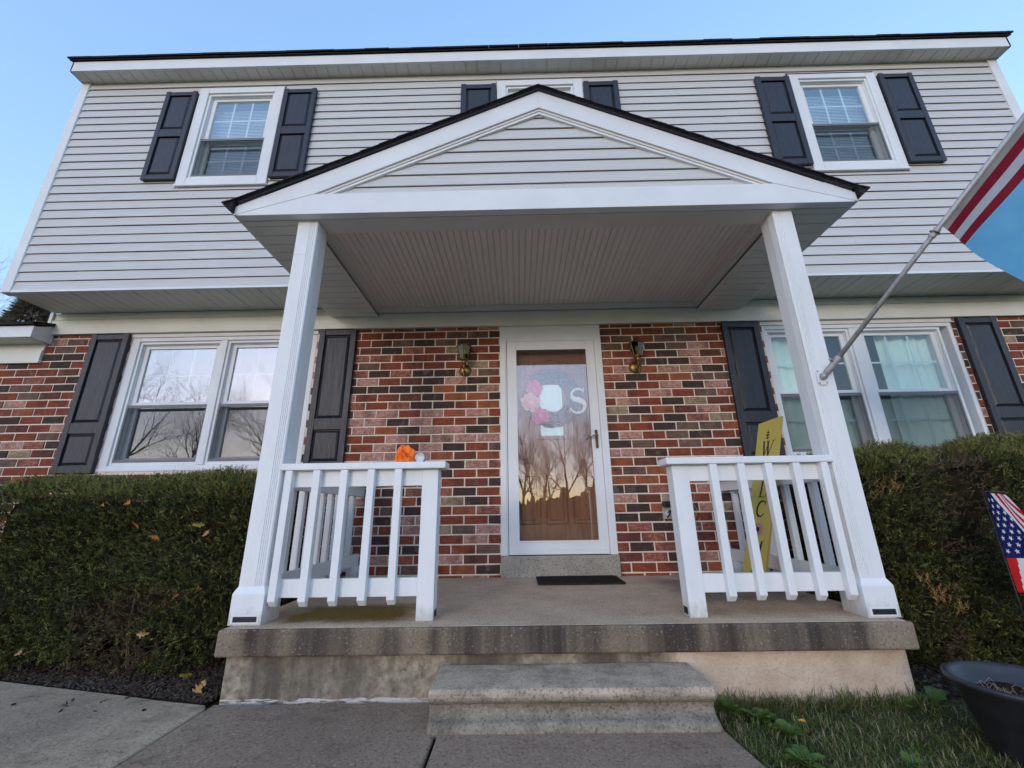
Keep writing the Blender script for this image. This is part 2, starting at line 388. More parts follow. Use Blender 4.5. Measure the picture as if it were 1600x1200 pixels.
# ------------------------------------------------------------------ house
house = thing('brick_house', 'two storey house with brick ground floor and pale grey vinyl siding above', 'house', (0, 0, 0))
bw, bl = .0813, .2164
OPEN = [(-3.94, -2.024, .945, 2.34), (-.164, .847, -.02, 2.34), (2.476, 4.370, .945, 2.34)]
XL, XR = -8.0, 5.31
def wall_rects(x0, x1, z0, z1, ops):
    xs = sorted({x0, x1, *[o[0] for o in ops], *[o[1] for o in ops]}); out = []
    for a, b in zip(xs, xs[1:]):
        zz = z0
        for o in sorted([o for o in ops if o[0] <= a and o[1] >= b], key=lambda o: o[2]):
            if o[2] > zz: out.append((a, b, zz, min(o[2], z1)))
            zz = max(zz, o[3])
        if zz < z1: out.append((a, b, zz, z1))
    return out
wb = MB()
for a, b, c, d in wall_rects(XL, XR, -.45, 2.40, OPEN): wb.box(a, b, .0050, .11, c, d)
wall = wb.build('brick_wall', M_mortar, house)

CODE_L = {0: 'RRMRRGGD', 1: 'RMGDGDR', 2: 'RMDWRTRM', 3: 'WWRRMMR', 4: 'DGRRRRTW', 5: 'WDWDDPG', 6: 'DPRMDPDR', 7: 'DDDDODP', 8: 'PRRMDOOD', 9: 'WRWDDRO',
          10: 'DPPRPOPR', 11: 'PPDPRRD', 12: 'RPODPPDO', 13: 'RRPRPPP', 14: 'DRPMPDRG', 15: 'RPPPOMOP', 16: 'MRDPRDPW', 17: 'DPRGPDG', 18: 'RMPDRRDR', 19: 'RDMDPOD',
          20: 'GRMRRRPO', 21: 'DODMODR', 22: 'RDGPRMOO', 23: 'RDPPRPD', 24: 'RMDDPMPP', 25: 'GDDDDDD', 26: 'DPRRPDDP', 27: 'RGGDGDP'}
CODE_R = {0: 'MRRGRR', 1: 'RGRGGRM', 2: 'GMDGPR', 3: 'WRRDPMP', 4: 'WWDDPR', 5: 'OPOPPDM', 6: 'WDROGG', 7: 'RDRPDPM', 8: 'PRPRGW', 9: 'RPRDTMR', 10: 'TDOMPR',
          11: 'GGRDWTM', 12: 'RRDGGO', 13: 'DPRGDRM', 14: 'DGRGRD', 15: 'PPDRRPR', 16: 'OMGRRD', 17: 'PRRPRMR', 18: 'RRRDRD', 19: 'ORDRRDR', 20: 'GDRMRP', 21: 'PRRDORM',
          22: 'OOPRDR', 23: 'GRRDRPR', 24: 'RRDMRR', 25: 'DDWRDRM', 26: 'DWWRRD', 27: 'RGGDRDR'}
def pick(): return random.choices('RODMGPWT', weights=[30, 8, 20, 12, 10, 12, 8, 1])[0]
bricks = []
for k in range(-1, 34):
    z1 = (28-k)*bw+.025-.0062; z0 = z1-bw+.0124
    if k == -1: z1 = min(z1, 2.345)
    zc = (z0+z1)/2; off = 0 if k % 2 == 0 else bl/2
    ivs = [(XL+1.2, XR)]
    for o in OPEN:
        if o[2]-.01 < zc < o[3]+.02:
            nv = []
            for a, b in ivs:
                if o[1] <= a or o[0] >= b: nv.append((a, b)); continue
                if o[0] > a: nv.append((a, o[0]))
                if o[1] < b: nv.append((o[1], b))
            ivs = nv
    for a, b in ivs:
        if b <= 0 or (a < 0): org = -1.576
        else: org = 1.058
        i0 = math.floor((a-org-off)/bl)
        x = org+off+i0*bl; i = i0
        while x < b:
            xa, xb = max(x+.0062, a), min(x+bl-.0062, b-.002)
            if xa == a: xa = a+.001
            if xb-xa > .018:
                code = pick()
                if b <= 0 and a > -2.1 and k in CODE_L:
                    j = i+1
                    if 0 <= j < len(CODE_L[k]): code = CODE_L[k][j]
                if a > 0 and b < 2.5 and k in CODE_R:
                    j = i - i0
                    if 0 <= j < len(CODE_R[k]): code = CODE_R[k][j]
                bricks.append((xa, xb, z0, z1, code))
            x += bl; i += 1
def px_of(x, y, z):
    d = Vector((x, y, z))-Vector((-.0056, -3.8533, .5321)); q = d.dot(fw)
    return 800+645.73*d.dot(rt2)/q, 600-645.73*d.dot(up2)/q, 645.73/q
def rank(b):
    xc, zc = (b[0]+b[1])/2, (b[2]+b[3])/2; u, v, s = px_of(xc, 0, zc)
    if not (-25 < u < 1625): return 0
    if zc < .80 and (xc < -1.5 or xc > 1.9): return 0
    if zc < 0: return 0
    if -2.0 < xc < -1.60 or 2.06 < xc < 2.46 or -4.33 < xc < -3.96 or 4.41 < xc < 4.79: return 0.01
    vis = 1.
    if zc < .8 and (xc < -.35 or xc > .98): vis = .5
    if zc > 2.03 and xc < -4.85: vis = 0
    return (b[1]-b[0])*(b[3]-b[2])*s*s*vis
bricks.sort(key=rank, reverse=True)
def brick_mesh(w, h, code, seed):
    rr = random.Random(seed); c = .004; j = lambda s=.0016: rr.uniform(-s, s)
    x, z = w/2, h/2; fy = -.0015+rr.uniform(-.002, .0015)
    vs = [(-x, .03, -z), (x, .03, -z), (x, .03, z), (-x, .03, z)]
    vs += [(-x+j(), .0015, -z+j()), (x+j(), .0015, -z+j()), (x+j(), .0015, z+j()), (-x+j(), .0015, z+j())]
    vs += [(-x+c+j(), fy+j(.0008), -z+c+j()), (x-c+j(), fy+j(.0008), -z+c+j()), (x-c+j(), fy+j(.0008), z-c+j()), (-x+c+j(), fy+j(.0008), z-c+j())]
    fs = []
    for a in (0, 4):
        for i in range(4): fs.append((a+i, a+(i+1) % 4, a+4+(i+1) % 4, a+4+i))
    fs.append((8, 9, 10, 11)); return vs, fs
cache = {}
rest = MB(); codes = 'RODMGPWT'
for idx, (xa, xb, z0, z1, code) in enumerate(bricks):
    wd, h = xb-xa, z1-z0
    if idx < 300:
        key = (round(wd, 3), round(h, 3), code, idx % 4)
        if key not in cache:
            vs, fs = brick_mesh(wd, h, code, hash(key) & 65535)
            me = bpy.data.meshes.new('brick'); me.from_pydata(vs, [], fs); me.materials.append(BM[code]); me.update(); cache[key] = me
        o = bpy.data.objects.new('brick', cache[key]); C.objects.link(o); o.parent = wall
        o.location = ((xa+xb)/2, random.uniform(-.0012, .0012), (z0+z1)/2); o.rotation_euler = (0, R(random.uniform(-.25, .25)), 0)
    else:
        vs, fs = brick_mesh(wd, h, code, idx)
        rest.add([(v[0]+(xa+xb)/2, v[1], v[2]+(z0+z1)/2) for v in vs], fs, codes.index(code))
o = rest.build('brick_remainder', [BM[c] for c in codes], wall); o['kind'] = 'stuff'

# side and rear shell, interior faces
sh = MB()
sh.box(-4.82, -4.70, .115, 7.5, -.4, 2.55); sh.box(5.18, 5.30, .115, 7.5, -.4, 2.55); sh.box(-4.82, 5.30, 7.38, 7.5, -.4, 5.2)
sh.box(-4.80, -4.70, -.44, 7.4, 2.60, 5.2); sh.box(5.2, 5.30, -.44, 7.4, 2.60, 5.2)
sh.build('side_and_rear_walls', M_side, house)

# upper siding
OH = -.464; ZOH = 2.578; ZT = 5.2138
WU = [(-3.46, -2.50, 3.74, 5.085), (-.17, .785, 3.74, 5.085), (3.01, 3.968, 3.74, 5.085)]
ub = MB()
for a, b, c, d in wall_rects(-4.80, 5.30, ZOH+.004, ZT+.05, [(o[0]+.03, o[1]-.03, o[2]+.03, o[3]-.03) for o in WU]): ub.box(a, b, OH, OH+.10, c, d)
uwall = ub.build('siding_wall', M_dark, house)
S = .1015
def board(x0, x1, z, h, par, y0, name='siding_board', lip=.015, poly=None):
    zb, zt_ = z+.0075, z+h+.003
    pr = [(y0-.001, zb+.004), (y0-lip, zb), (y0-lip, zb+.005), (y0-.0035, zt_), (y0-.001, zt_)]
    m = MB().prism(pr, 'x', x0, x1); return m.build(name, M_side, par)
seam = random.Random(17)
for i in range(26):
    z = ZOH+i*S; h = S
    if z+h > ZT: h = ZT-z
    if h < .02: continue
    ivs = [(-4.735, 5.235)]
    for o in WU:
        if o[2]-.02 < z+h/2 < o[3]+.01:
            nv = []
            for a, b in ivs:
                if o[1] <= a or o[0] >= b: nv.append((a, b)); continue
                nv += [(a, o[0]+.004), (o[1]-.004, b)]
            ivs = nv
    for a, b in ivs:
        cuts = [a]
        if b-a > 2.2:
            x_ = a+seam.uniform(.5, 2.6)
            while x_ < b-.4: cuts.append(x_); x_ += seam.uniform(2.4, 3.4)
        cuts.append(b)
        for q_, (c0, c1) in enumerate(zip(cuts, cuts[1:])):
            bd = board(c0+(.0006 if q_ else 0), c1, z, h, uwall, OH); bd.location.y = -.0012*(q_ % 2); bd.location.z = seam.uniform(-.0008, .0008)
    for o in WU:
        if any(a <= o[0] and b >= o[1] for a, b in ivs): continue
        if o[2]-z > .012: board(o[0]+.0045, o[1]-.0045, z, min(h, o[2]-z), uwall, OH)
        if z+h-o[3] > .012: board(o[0]+.0045, o[1]-.0045, o[3], z+h-o[3], uwall, OH)
for x0, x1 in ((-4.83, -4.735), (5.235, 5.333)):
    MB().box(x0, x1, OH-.024, OH+.06, ZOH-.012, ZT).build('corner_post', M_trim, house, bevel=.006)
MB().box(-4.735, 5.235, OH-.019, OH-.001, ZOH-.012, ZOH+.010).build('starter_trim', M_trim, house)
# overhang soffit with separate panels
sp = MB().box(-4.82, 5.32, OH+.0, -.0, ZOH+.012, ZOH+.03).build('overhang_soffit', M_soffit, house)
for i in range(34):
    x0 = -4.81+i*.298; x1 = min(x0+.292, 5.31); m = MB()
    for k in range(3):
        a = x0+k*.0975; b = min(a+.0925, x1)
        if b > a: m.box(a, b, OH+.002, -.02, ZOH+.002, ZOH+.0095)
    if x1 > x0+.02: m.build('soffit_panel', M_soffit, sp)
# frieze along the brick top
MB().box(-4.80, 5.31, -.036, .0, 2.338, 2.494).build('frieze_board', M_frieze, house, bevel=.004)
MB().box(-4.80, 5.31, -.018, .0, 2.504, ZOH-.001).build('frieze_upper_trim', M_frieze, house, bevel=.003)
MB().box(-4.835, -4.802, -.04, .02, 2.40, ZOH).build('corner_trim', M_trim, house)
for a, b in ((-3.95, -2.02), (2.466, 4.38)): MB().box(a, b, -.004, .08, 2.297, 2.337).build('window_head_flashing', M_beam, house)

# main roof, eave
MB().box(-4.837, 5.355, -.62, -.600, 5.214, 5.350).build('eave_fascia', M_trim, house, bevel=.003)
so_ = MB().box(-4.835, 5.353, -.599, OH+.1, 5.224, 5.24).build('eave_soffit', M_soffit, house)
for i in range(80):
    x0 = -4.83+i*.1275; x1 = min(x0+.118, 5.35)
    if x1 > x0: MB().box(x0, x1, -.599, OH-.004, 5.2155, 5.2225).build('soffit_panel', M_soffit, so_)
for xa, s in ((-4.837, -1), (5.335, 1)):
    MB().prism([(-.62, 5.214), (-.62, 5.35), (3.5, 7.30), (3.5, 7.15), (-.40, 5.214)], 'x', xa, xa+.018).build('rake_board', M_trim, house)
roof = MB().prism([(-.640, 5.352), (-.640, 5.366), (3.5, 7.36), (7.9, 5.25), (7.9, 5.20), (3.5, 7.31)], 'x', -4.86, 5.38).build('roof', M_black, house)
rs = random.Random(3)
for row in range(3):
    x = -4.87-rs.random()*.1; m = MB()
    while x < 5.38:
        x1 = min(x+rs.uniform(.22, .34), 5.40); dz = rs.uniform(-.004, .006); yy = -.655+row*.13; zz = 5.366+row*.13*.48
        x0 = max(x, -4.875)
        m.add([(x0, yy, zz+dz), (x1-.003, yy, zz+dz+rs.uniform(-.004, .004)), (x1-.003, yy+.2, zz+.098), (x0, yy+.2, zz+.098), (x0, yy, zz+.022+dz), (x1-.003, yy, zz+.022+dz), (x1-.003, yy+.2, zz+.118), (x0, yy+.2, zz+.118)],
              [(0, 3, 2, 1), (4, 5, 6, 7), (0, 1, 5, 4), (1, 2, 6, 5), (2, 3, 7, 6), (3, 0, 4, 7)])
        x = x1
    m.build('shingle_course', M_black, roof)
MB().prism([(-4.82, 5.2), (5.32, 5.2), (5.32, 5.25), (-4.82, 5.25)], 'y', -.3, 7.4).build('attic_floor', M_dark, house)
MB().box(-4.7, 5.18, .8, 7.3, 2.42, 2.56).build('upper_floor', M_dark, house)

# garage wing to the left
wing = thing('side_wing_eave', 'low side wing roof with white fascia and black shingle edge at left of the house', 'wing roof', (-6.4, 0, 2.1))
def wb_(mb, name, mat, par=wing, **k): return bld(mb, name, mat, par, **k)
wb_(MB().box(-9, -4.765, -.193, -.175, 2.243, 2.364), 'fascia', M_trim, bevel=.003)
wb_(MB().prism([(-.174, 2.243), (-.174, 2.36), (-.001, 2.44), (-.001, 2.243)], 'x', -4.785, -4.765), 'eave_return', M_trim)
wb_(MB().box(-9, -4.787, -.174, -.001, 2.25, 2.262), 'soffit', M_soffit)
for i in range(12):
    wb_(MB().box(-4.79-.3*(i+1), -4.793-.3*i-.004, -.173, -.002, 2.241, 2.249), 'soffit_panel', M_soffit)
wb_(MB().box(-9, -4.805, -.030, -.001, 2.033, 2.165), 'frieze_board', M_frieze, bevel=.003)
wb_(MB().box(-9, -4.805, -.018, -.001, 2.169, 2.240), 'frieze_trim', M_frieze)
wb_(MB().prism([(-.225, 2.366), (-.225, 2.395), (2.2, 3.18), (4.6, 2.40), (4.6, 2.35), (2.2, 3.12)], 'x', -9, -4.745), 'shingle_roof', M_black)

# ------------------------------------------------------------------ windows
def frame_rect(mb, x0, x1, z0, z1, y0, y1, wl, wr, wt, wb2, mi=0):
    mb.box(x0, x0+wl, y0, y1, z0, z1, mi); mb.box(x1-wr, x1, y0, y1, z0, z1, mi)
    mb.box(x0+wl, x1-wr, y0, y1, z1-wt, z1, mi); mb.box(x0+wl, x1-wr, y0, y1, z0, z0+wb2, mi)
def unit(par, x0, x1, z0, z1, zm, yb, glass, grid_up, grid_lo, screen, mat=M_trim):
    """one double hung unit inside opening; yb = outer face of the jamb"""
    f = MB(); frame_rect(f, x0, x1, z0, z1, yb+.005, yb+.105, .024, .024, .026, .03); f.build('jamb', mat, par, bevel=.003)
    f = MB(); frame_rect(f, x0+.008, x1-.008, z0+.02, z1-.010, yb+.028, yb+.055, .022, .022, .024, .012); f.build('jamb_liner', mat, par)
    a0, a1 = x0+.0245, x1-.0245
    yu, yl = yb+.040, yb+.072
    # upper sash (outer)
    s = MB(); frame_rect(s, a0, a1, zm-.012, z1-.0265, yu, yu+.028, .048, .048, .040, .034); s.build('sash', mat, par, bevel=.004)
    MB().box(a0+.047, a1-.047, yu+.013, yu+.017, zm+.021, z1-.066).build('pane', glass, par)
    s = MB(); frame_rect(s, a0, a1, z0+.0305, zm+.022, yl, yl+.028, .048, .048, .036, .05); s.build('sash', mat, par, bevel=.004)
    MB().box(a0+.047, a1-.047, yl+.013, yl+.017, z0+.080, zm-.013).build('pane', glass, par)
    def grid(xa, xb, za, zb, y, nx=3, nz=2):
        gm = MB()
        for i in range(1, nx): x = xa+(xb-xa)*i/nx; gm.box(x-.008, x+.008, y, y+.005, za, zb)
        for i in range(1, nz): z = za+(zb-za)*i/nz; gm.box(xa, xb, y+.0055, y+.0105, z-.008, z+.008)
        gm.build('grille', mat, par)
    if grid_up: grid(a0+.047, a1-.047, zm+.021, z1-.066, yu+.019)
    if grid_lo: grid(a0+.047, a1-.047, z0+.080, zm-.013, yl+.019)
    if screen:
        s = MB(); frame_rect(s, a0-.006, a1+.006, z0+.031, zm-.013, yb+.012, yb+.022, .018, .018, .030, .026); s.build('screen_frame', M_screenframe, par, bevel=.002)
        MB().box(a0+.011, a1-.011, yb+.0165, yb+.0175, z0+.056, zm-.042).build('screen', M_screen, par)
def window(x0, x1, z0, z1, yf, units, zm, glass, label, tw, tt, tb, grid, screen, depth=.10):
    wn = MB()
    frame_rect(wn, x0, x1, z0, z1, yf, yf+depth, tw, tw, tt, tb)
    for a, b in zip(units, units[1:]): wn.box(a[1], b[0], yf+.001, yf+depth, z0+tb, z1-tt)
    o = wn.build('window', M_trim, house, bevel=.006); o['label'] = label
    MB().box(x0-.004, x1+.004, yf-.008, yf-.0005, z0-.004, z0+.022).build('sill', M_trim, o, bevel=.004)
    for a, b in units: unit(o, a, b, z0+tb, z1-tt, zm, yf+.012, glass, grid[0], grid[1], screen)
    return o
wl_ = window(-3.938, -2.026, .947, 2.296, .006, [(-3.855, -3.012), (-2.947, -2.110)], 1.600, G_left, 'double window mirroring bare branches', .083, .041, .05, (True, False), True)
wr_ = window(2.478, 4.368, .947, 2.296, .006, [(2.515, 3.345), (3.452, 4.262)], 1.600, G_right, 'double window with pale curtains', .037, .041, .05, (True, True), True)
wl2 = window(-3.449, -2.511, 3.745, 5.078, OH-.030, [(-3.347, -2.611)], 4.392, G_up, 'upper left window with white grilles', .102, .075, .10, (True, True), True, .12)
wc2 = window(-.161, .777, 3.745, 5.078, OH-.030, [(-.062, .674)], 4.392, G_up, 'upper centre window behind the porch gable', .102, .075, .10, (True, True), True, .12)
wr2 = window(3.020, 3.958, 3.745, 5.060, OH-.030, [(3.115, 3.863)], 4.392, G_up, 'upper right window with closed blinds', .102, .065, .10, (True, True), True, .12)
# curtains, blinds, rooms
def curtain(par, x0, x1, z0, z1, y, amp=.022, n=60):
    vs = []; rr = random.Random(int(x0*100)); ph = rr.random()*6
    for i in range(n+1):
        x = x0+(x1-x0)*i/n; t = i/n*(x1-x0)*46; yy = y+amp*math.sin(t+ph+.8*math.sin(t*.31))
        vs += [(x, yy, z0), (x+.004, yy, z1)]
    fs = [(2*i, 2*i+2, 2*i+3, 2*i+1) for i in range(n)]
    MB().add(vs, fs).build('curtain', M_curtain, par, smooth=True)
curtain(wr_, 3.68, 4.36, .96, 2.25, .15, .015); curtain(wr_, 2.50, 2.84, .96, 2.25, .15, .015); curtain(wr_, 2.50, 3.36, .96, 1.55, .19, .010)
curtain(wr_, 3.40, 4.3, .96, 1.55, .19, .008)
def blinds(par, x0, x1, z0, z1, y):
    m = MB(); z = z1
    while z > z0: m.add([(x0, y-.005, z-.0200), (x1, y-.005, z-.0200), (x1, y+.005, z), (x0, y+.005, z)], [(0, 1, 2, 3)]); z -= .021
    m.build('blind', M_blind, par)
blinds(wr2, 3.13, 3.85, 3.85, 4.90, OH+.11); blinds(wl2, -3.33, -2.63, 3.85, 4.90, OH+.11); blinds(wc2, -.04, .66, 3.85, 4.96, OH+.11)
rm = MB()
def room(x0, x1, y0, y1, z0, z1):
    rm.add([(x0, y0, z0), (x1, y0, z0), (x1, y1, z0), (x0, y1, z0), (x0, y0, z1), (x1, y0, z1), (x1, y1, z1), (x0, y1, z1)], [(0, 3, 2, 1), (4, 5, 6, 7), (1, 2, 6, 5), (2, 3, 7, 6), (3, 0, 4, 7)])
room(-4.6, -.9, .13, 3.2, 0, 2.40); room(1.5, 5.1, .13, 3.2, 0, 2.40); room(-4.6, -1.5, OH+.13, 2.6, 2.7, 5.15); room(-1.4, 2, OH+.13, 2.6, 2.7, 5.15); room(2.1, 5.1, OH+.13, 2.6, 2.7, 5.15)
rm.build('interior_rooms', M_room, house)

# ------------------------------------------------------------------ shutters
def shutter(x0, x1, z0, z1, y, zsplit, label):
    m = MB(); st_ = .048 if (x1-x0) < .36 else .055
    za, zb = zsplit
    m.box(x0+.004, x1-.004, y-.014, y+.014, z0+.004, z1-.004)
    m.box(x0, x0+st_, y-.036, y-.0142, z0, z1+.006); m.box(x1-st_, x1, y-.036, y-.0142, z0, z1+.006)
    for a, b in ((z1-st_*1.05, z1-.002), (zb, za), (z0+.002, z0+st_*1.25)): m.box(x0+st_+.0003, x1-st_-.0003, y-.034, y-.0142, a, b)
    o = m.build('shutter', M_shut, house, bevel=.003); o['label'] = label
    for a, b in ((za, z1-st_*1.05), (z0+st_*1.25, zb)):
        i, t = .009, .022; xa, xb, zc, zd = x0+st_+i, x1-st_-i, a+i, b-i
        p = MB().add([(xa, y-.0145, zc), (xb, y-.0145, zc), (xb, y-.0145, zd), (xa, y-.0145, zd),
                      (xa+t, y-.032, zc+t), (xb-t, y-.032, zc+t), (xb-t, y-.032, zd-t), (xa+t, y-.032, zd-t)],
                     [(0, 1, 5, 4), (1, 2, 6, 5), (2, 3, 7, 6), (3, 0, 4, 7), (4, 5, 6, 7)])
        p.build('panel', M_shut, o)
for x0, x1, nm in ((-4.325, -3.945, 'lower shutter at far left'), (-1.985, -1.615, 'lower shutter beside the left porch post'), (2.065, 2.432, 'lower shutter behind the welcome sign'), (4.410, 4.786, 'lower shutter at far right')):
    shutter(x0, x1, .93, 2.325, -.003, (1.405, 1.300), nm)
YS = OH-.018
for x0, x1, nm in ((-3.795, -3.456, 'upper left window, left shutter'), (-2.492, -2.137, 'upper left window, right shutter'), (-.549, -.168, 'upper centre window, left shutter'),
                   (.783, 1.158, 'upper centre window, right shutter'), (2.643, 3.008, 'upper right window, left shutter'), (3.968, 4.326, 'upper right window, right shutter')):
    shutter(x0, x1, 3.815, 5.005, YS, (4.475, 4.375), nm)

# ------------------------------------------------------------------ door
df = MB()
df.box(-.164, -.098, -.012, .09, .17, 2.20); df.box(.777, .847, -.012, .09, .17, 2.20); df.box(-.098, .777, -.012, .09, 2.168, 2.20)
df.box(-.164, .847, .0, .10, 2.201, 2.345)
dfo = df.build('door_frame', M_trim, house, bevel=.006)
for x in (-.137, .806): MB().box(x-.004, x+.004, -.0165, -.0125, .18, 2.17).build('frame_bead', M_trim, dfo)
MB().box(-.150, -.112, -.021, -.0125, .18, 2.16).build('hinge_strip', M_trim, dfo, bevel=.002)
MB().box(-.166, .846, -.062, .30, 0.0, .172).build('threshold', M_thresh, house, bevel=.008)
sd_ = MB(); frame_rect(sd_, -.094, .773, .178, 2.163, -.024, .010, .086, .082, .088, .108)
sdo = sd_.build('storm_door', M_trim, house, bevel=.004); sdo['label'] = 'white full view storm door'
gf = MB(); frame_rect(gf, -.012, .695, .282, 2.080, -.030, -.0245, .010, .010, .010, .010); gf.build('glass_bead', M_trim, sdo)
MB().box(-.0075, .6905, -.012, -.008, .2865, 2.0745).build('glass_pane', G_storm, sdo)
MB().box(-.092, .771, -.029, -.0245, .180, .232).build('door_sweep', M_trim, sdo, bevel=.002)
hd = MB(); hd.box(.716, .742, -.040, -.0242, 1.085, 1.255); hd.build('handle_plate', M_brassd, sdo, bevel=.006)
MB().tube([(.730, -.040, 1.195), (.730, -.072, 1.195), (.700, -.080, 1.193), (.640, -.078, 1.190)], [.010, .010, .008, .007], 10).build('handle', M_chrome, sdo, smooth=True)
# wooden entry door behind the storm door
ed = MB().box(-.10, .78, .085, .125, .18, 2.17)
edo = ed.build('entry_door', M_wood, house, bevel=.002); edo['label'] = 'stained wooden entry door with moulded panels'
def dpanel(poly_pts, par):
    cx = sum(p[0] for p in poly_pts)/len(poly_pts); cz = sum(p[1] for p in poly_pts)/len(poly_pts)
    def ins(t): return [(p[0]+(cx-p[0])*t/max(abs(cx-p[0]), .01)*1.0 if False else p[0]-math.copysign(t, p[0]-cx), p[1]-math.copysign(t, p[1]-cz)) for p in poly_pts]
    rings = [(poly_pts, .0845), (ins(.008), .077), (ins(.016), .0845), (ins(.032), .0845), (ins(.045), .076)]
    vs = []; fs = []; n = len(poly_pts)
    for ring, y in rings: vs += [(p[0], y, p[1]) for p in ring]
    for k in range(len(rings)-1):
        for i in range(n): fs.append((k*n+i, k*n+(i+1) % n, (k+1)*n+(i+1) % n, (k+1)*n+i))
    fs.append(tuple((len(rings)-1)*n+i for i in range(n)))
    MB().add(vs, fs).build('panel', M_wood, par)
for a, b in ((-.02, .20), (.245, .445), (.49, .71)):
    dpanel([(a, .42), (b, .42), (b, .86), (a, .86)], edo)
for a, b in ((-.02, .15), (.53, .71)): dpanel([(a, .96), (b, .96), (b, 1.72), (a, 1.72)], edo)
dpanel([(-.02, 1.80), (.19, 1.80), (.19, 1.98), (-.02, 1.90)], edo); dpanel([(.235, 1.80), (.445, 1.80), (.445, 1.985), (.34, 2.01), (.235, 1.985)], edo); dpanel([(.49, 1.80), (.70, 1.80), (.70, 1.90), (.49, 1.98)], edo)
m = MB(); frame_rect(m, .185, .475, 1.19, 1.77, .070, .0842, .035, .035, .035, .035); m.build('light_frame', M_wood, edo, bevel=.004)
MB().box(.22, .44, .0800, .0838, 1.225, 1.735).build('door_light', emis('door_pane_glow', g4(.58, .78, .84), .065), edo)  # pane emission stands in for sky seen through the house
MB().box(-.164, -.100, .09, .14, .17, 2.2).build('jamb_side', M_wood, house); MB().box(.780, .847, .09, .14, .17, 2.2).build('jamb_side', M_wood, house)

# ------------------------------------------------------------------ wreath between the doors
M_twig = simple('grey_twig', g4(.10, .085, .085), g4(.24, .21, .21), 40, .9)
M_pink = simple('hot_pink_petal', g4(.62, .06, .24), g4(.80, .16, .36), 30, .6); M_pink2 = simple('pale_pink_petal', g4(.75, .36, .38), g4(.85, .52, .52), 30, .6)
M_white = simple('white_letter', g4(.80, .79, .76), None, rough=.5)
wr = thing('wreath', 'twig wreath with three pink flowers and a white letter S behind the storm door glass', 'wreath', (.34, .05, 1.5))
rg = random.Random(5); m = MB()
for k in range(70):
    pts = []; r0 = .215+rg.uniform(-.065, .060); y0 = .05+rg.uniform(-.018, .018); ph = rg.random()*6
    for i in range(25):
        t = 2*math.pi*i/24; rr = r0+.014*math.sin(5*t+ph); pts.append((.335+rr*math.cos(t)*1.02, y0+.010*math.cos(4*t+ph), 1.600+rr*math.sin(t)*1.06))
    m.tube(pts, .0048, 4)
bld(m, 'ring', M_twig, wr)
def flower(c, r, mat, par, sd0):
    m = MB(); rf = random.Random(sd0)
    for ring, (nr, rr, tilt) in enumerate(((9, 1., .25), (7, .75, .55), (5, .45, 1.0))):
        for i in range(nr):
            a = 2*math.pi*i/nr+ring*.4+rf.uniform(-.15, .15); L_ = r*rr*rf.uniform(.85, 1.1); wv = r*.42*rr
            d = Vector((math.cos(a), 0, math.sin(a))); s_ = Vector((-math.sin(a), 0, math.cos(a))); f_ = Vector((0, -1, 0))
            o_ = Vector(c)
            P1 = o_+d*L_*.5+f_*L_*tilt*.4; P2 = o_+d*L_+f_*L_*tilt*.7
            m.add([o_+f_*.004*ring, P1+s_*wv-f_*.004, P1-s_*wv-f_*.004, P2+s_*wv*.6, P2-s_*wv*.6, P2+d*L_*.12], [(0, 1, 2), (1, 3, 4, 2), (3, 5, 4)])
    return bld(m, 'flower', mat, par)
flower((.165, .035, 1.69), .078, M_pink, wr, 1); flower((.125, .030, 1.545), .088, M_pink2, wr, 2); flower((.215, .030, 1.41), .082, M_pink, wr, 3); flower((.46, .04, 1.72), .05, M_twig, wr, 4)
def glyph_strip(pts, wf, mb, T, y, t=.004, mi=0):
    """pts centre line in 2d, wf half width function of parameter"""
    n = len(pts); vs = []
    for i, p in enumerate(pts):
        a = pts[max(i-1, 0)]; b = pts[min(i+1, n-1)]; dx, dz = b[0]-a[0], b[1]-a[1]; l = math.hypot(dx, dz) or 1
        nx_, nz_ = -dz/l, dx/l; h = wf(i/(n-1))
        for s in (1, -1): vs.append((p[0]+nx_*h*s, p[1]+nz_*h*s))
    V = [T(v[0], v[1], 0) for v in vs]+[T(v[0], v[1], t) for v in vs]; k = len(vs)
    fs = []
    for i in range(n-1):
        a, b, c, d = 2*i, 2*i+1, 2*i+3, 2*i+2
        fs += [(a, b, c, d), (a+k, d+k, c+k, b+k), (a, d, d+k, a+k), (b, b+k, c+k, c)]
    fs += [(0, k, k+1, 1), (2*n-2, 2*n-1, 2*n-1+k, 2*n-2+k)]
    mb.add(V, fs, mi)
def S_pts():
    pts = []
    for i in range(15): t = R(35+i*(270-35+10)/14*1.0); pts.append((.5+.30*math.cos(t), .74+.21*math.sin(t)))
    for i in range(1, 17): t = R(90-i*(250)/16); pts.append((.5+.34*math.cos(t), .27+.24*math.sin(t)))
    return pts
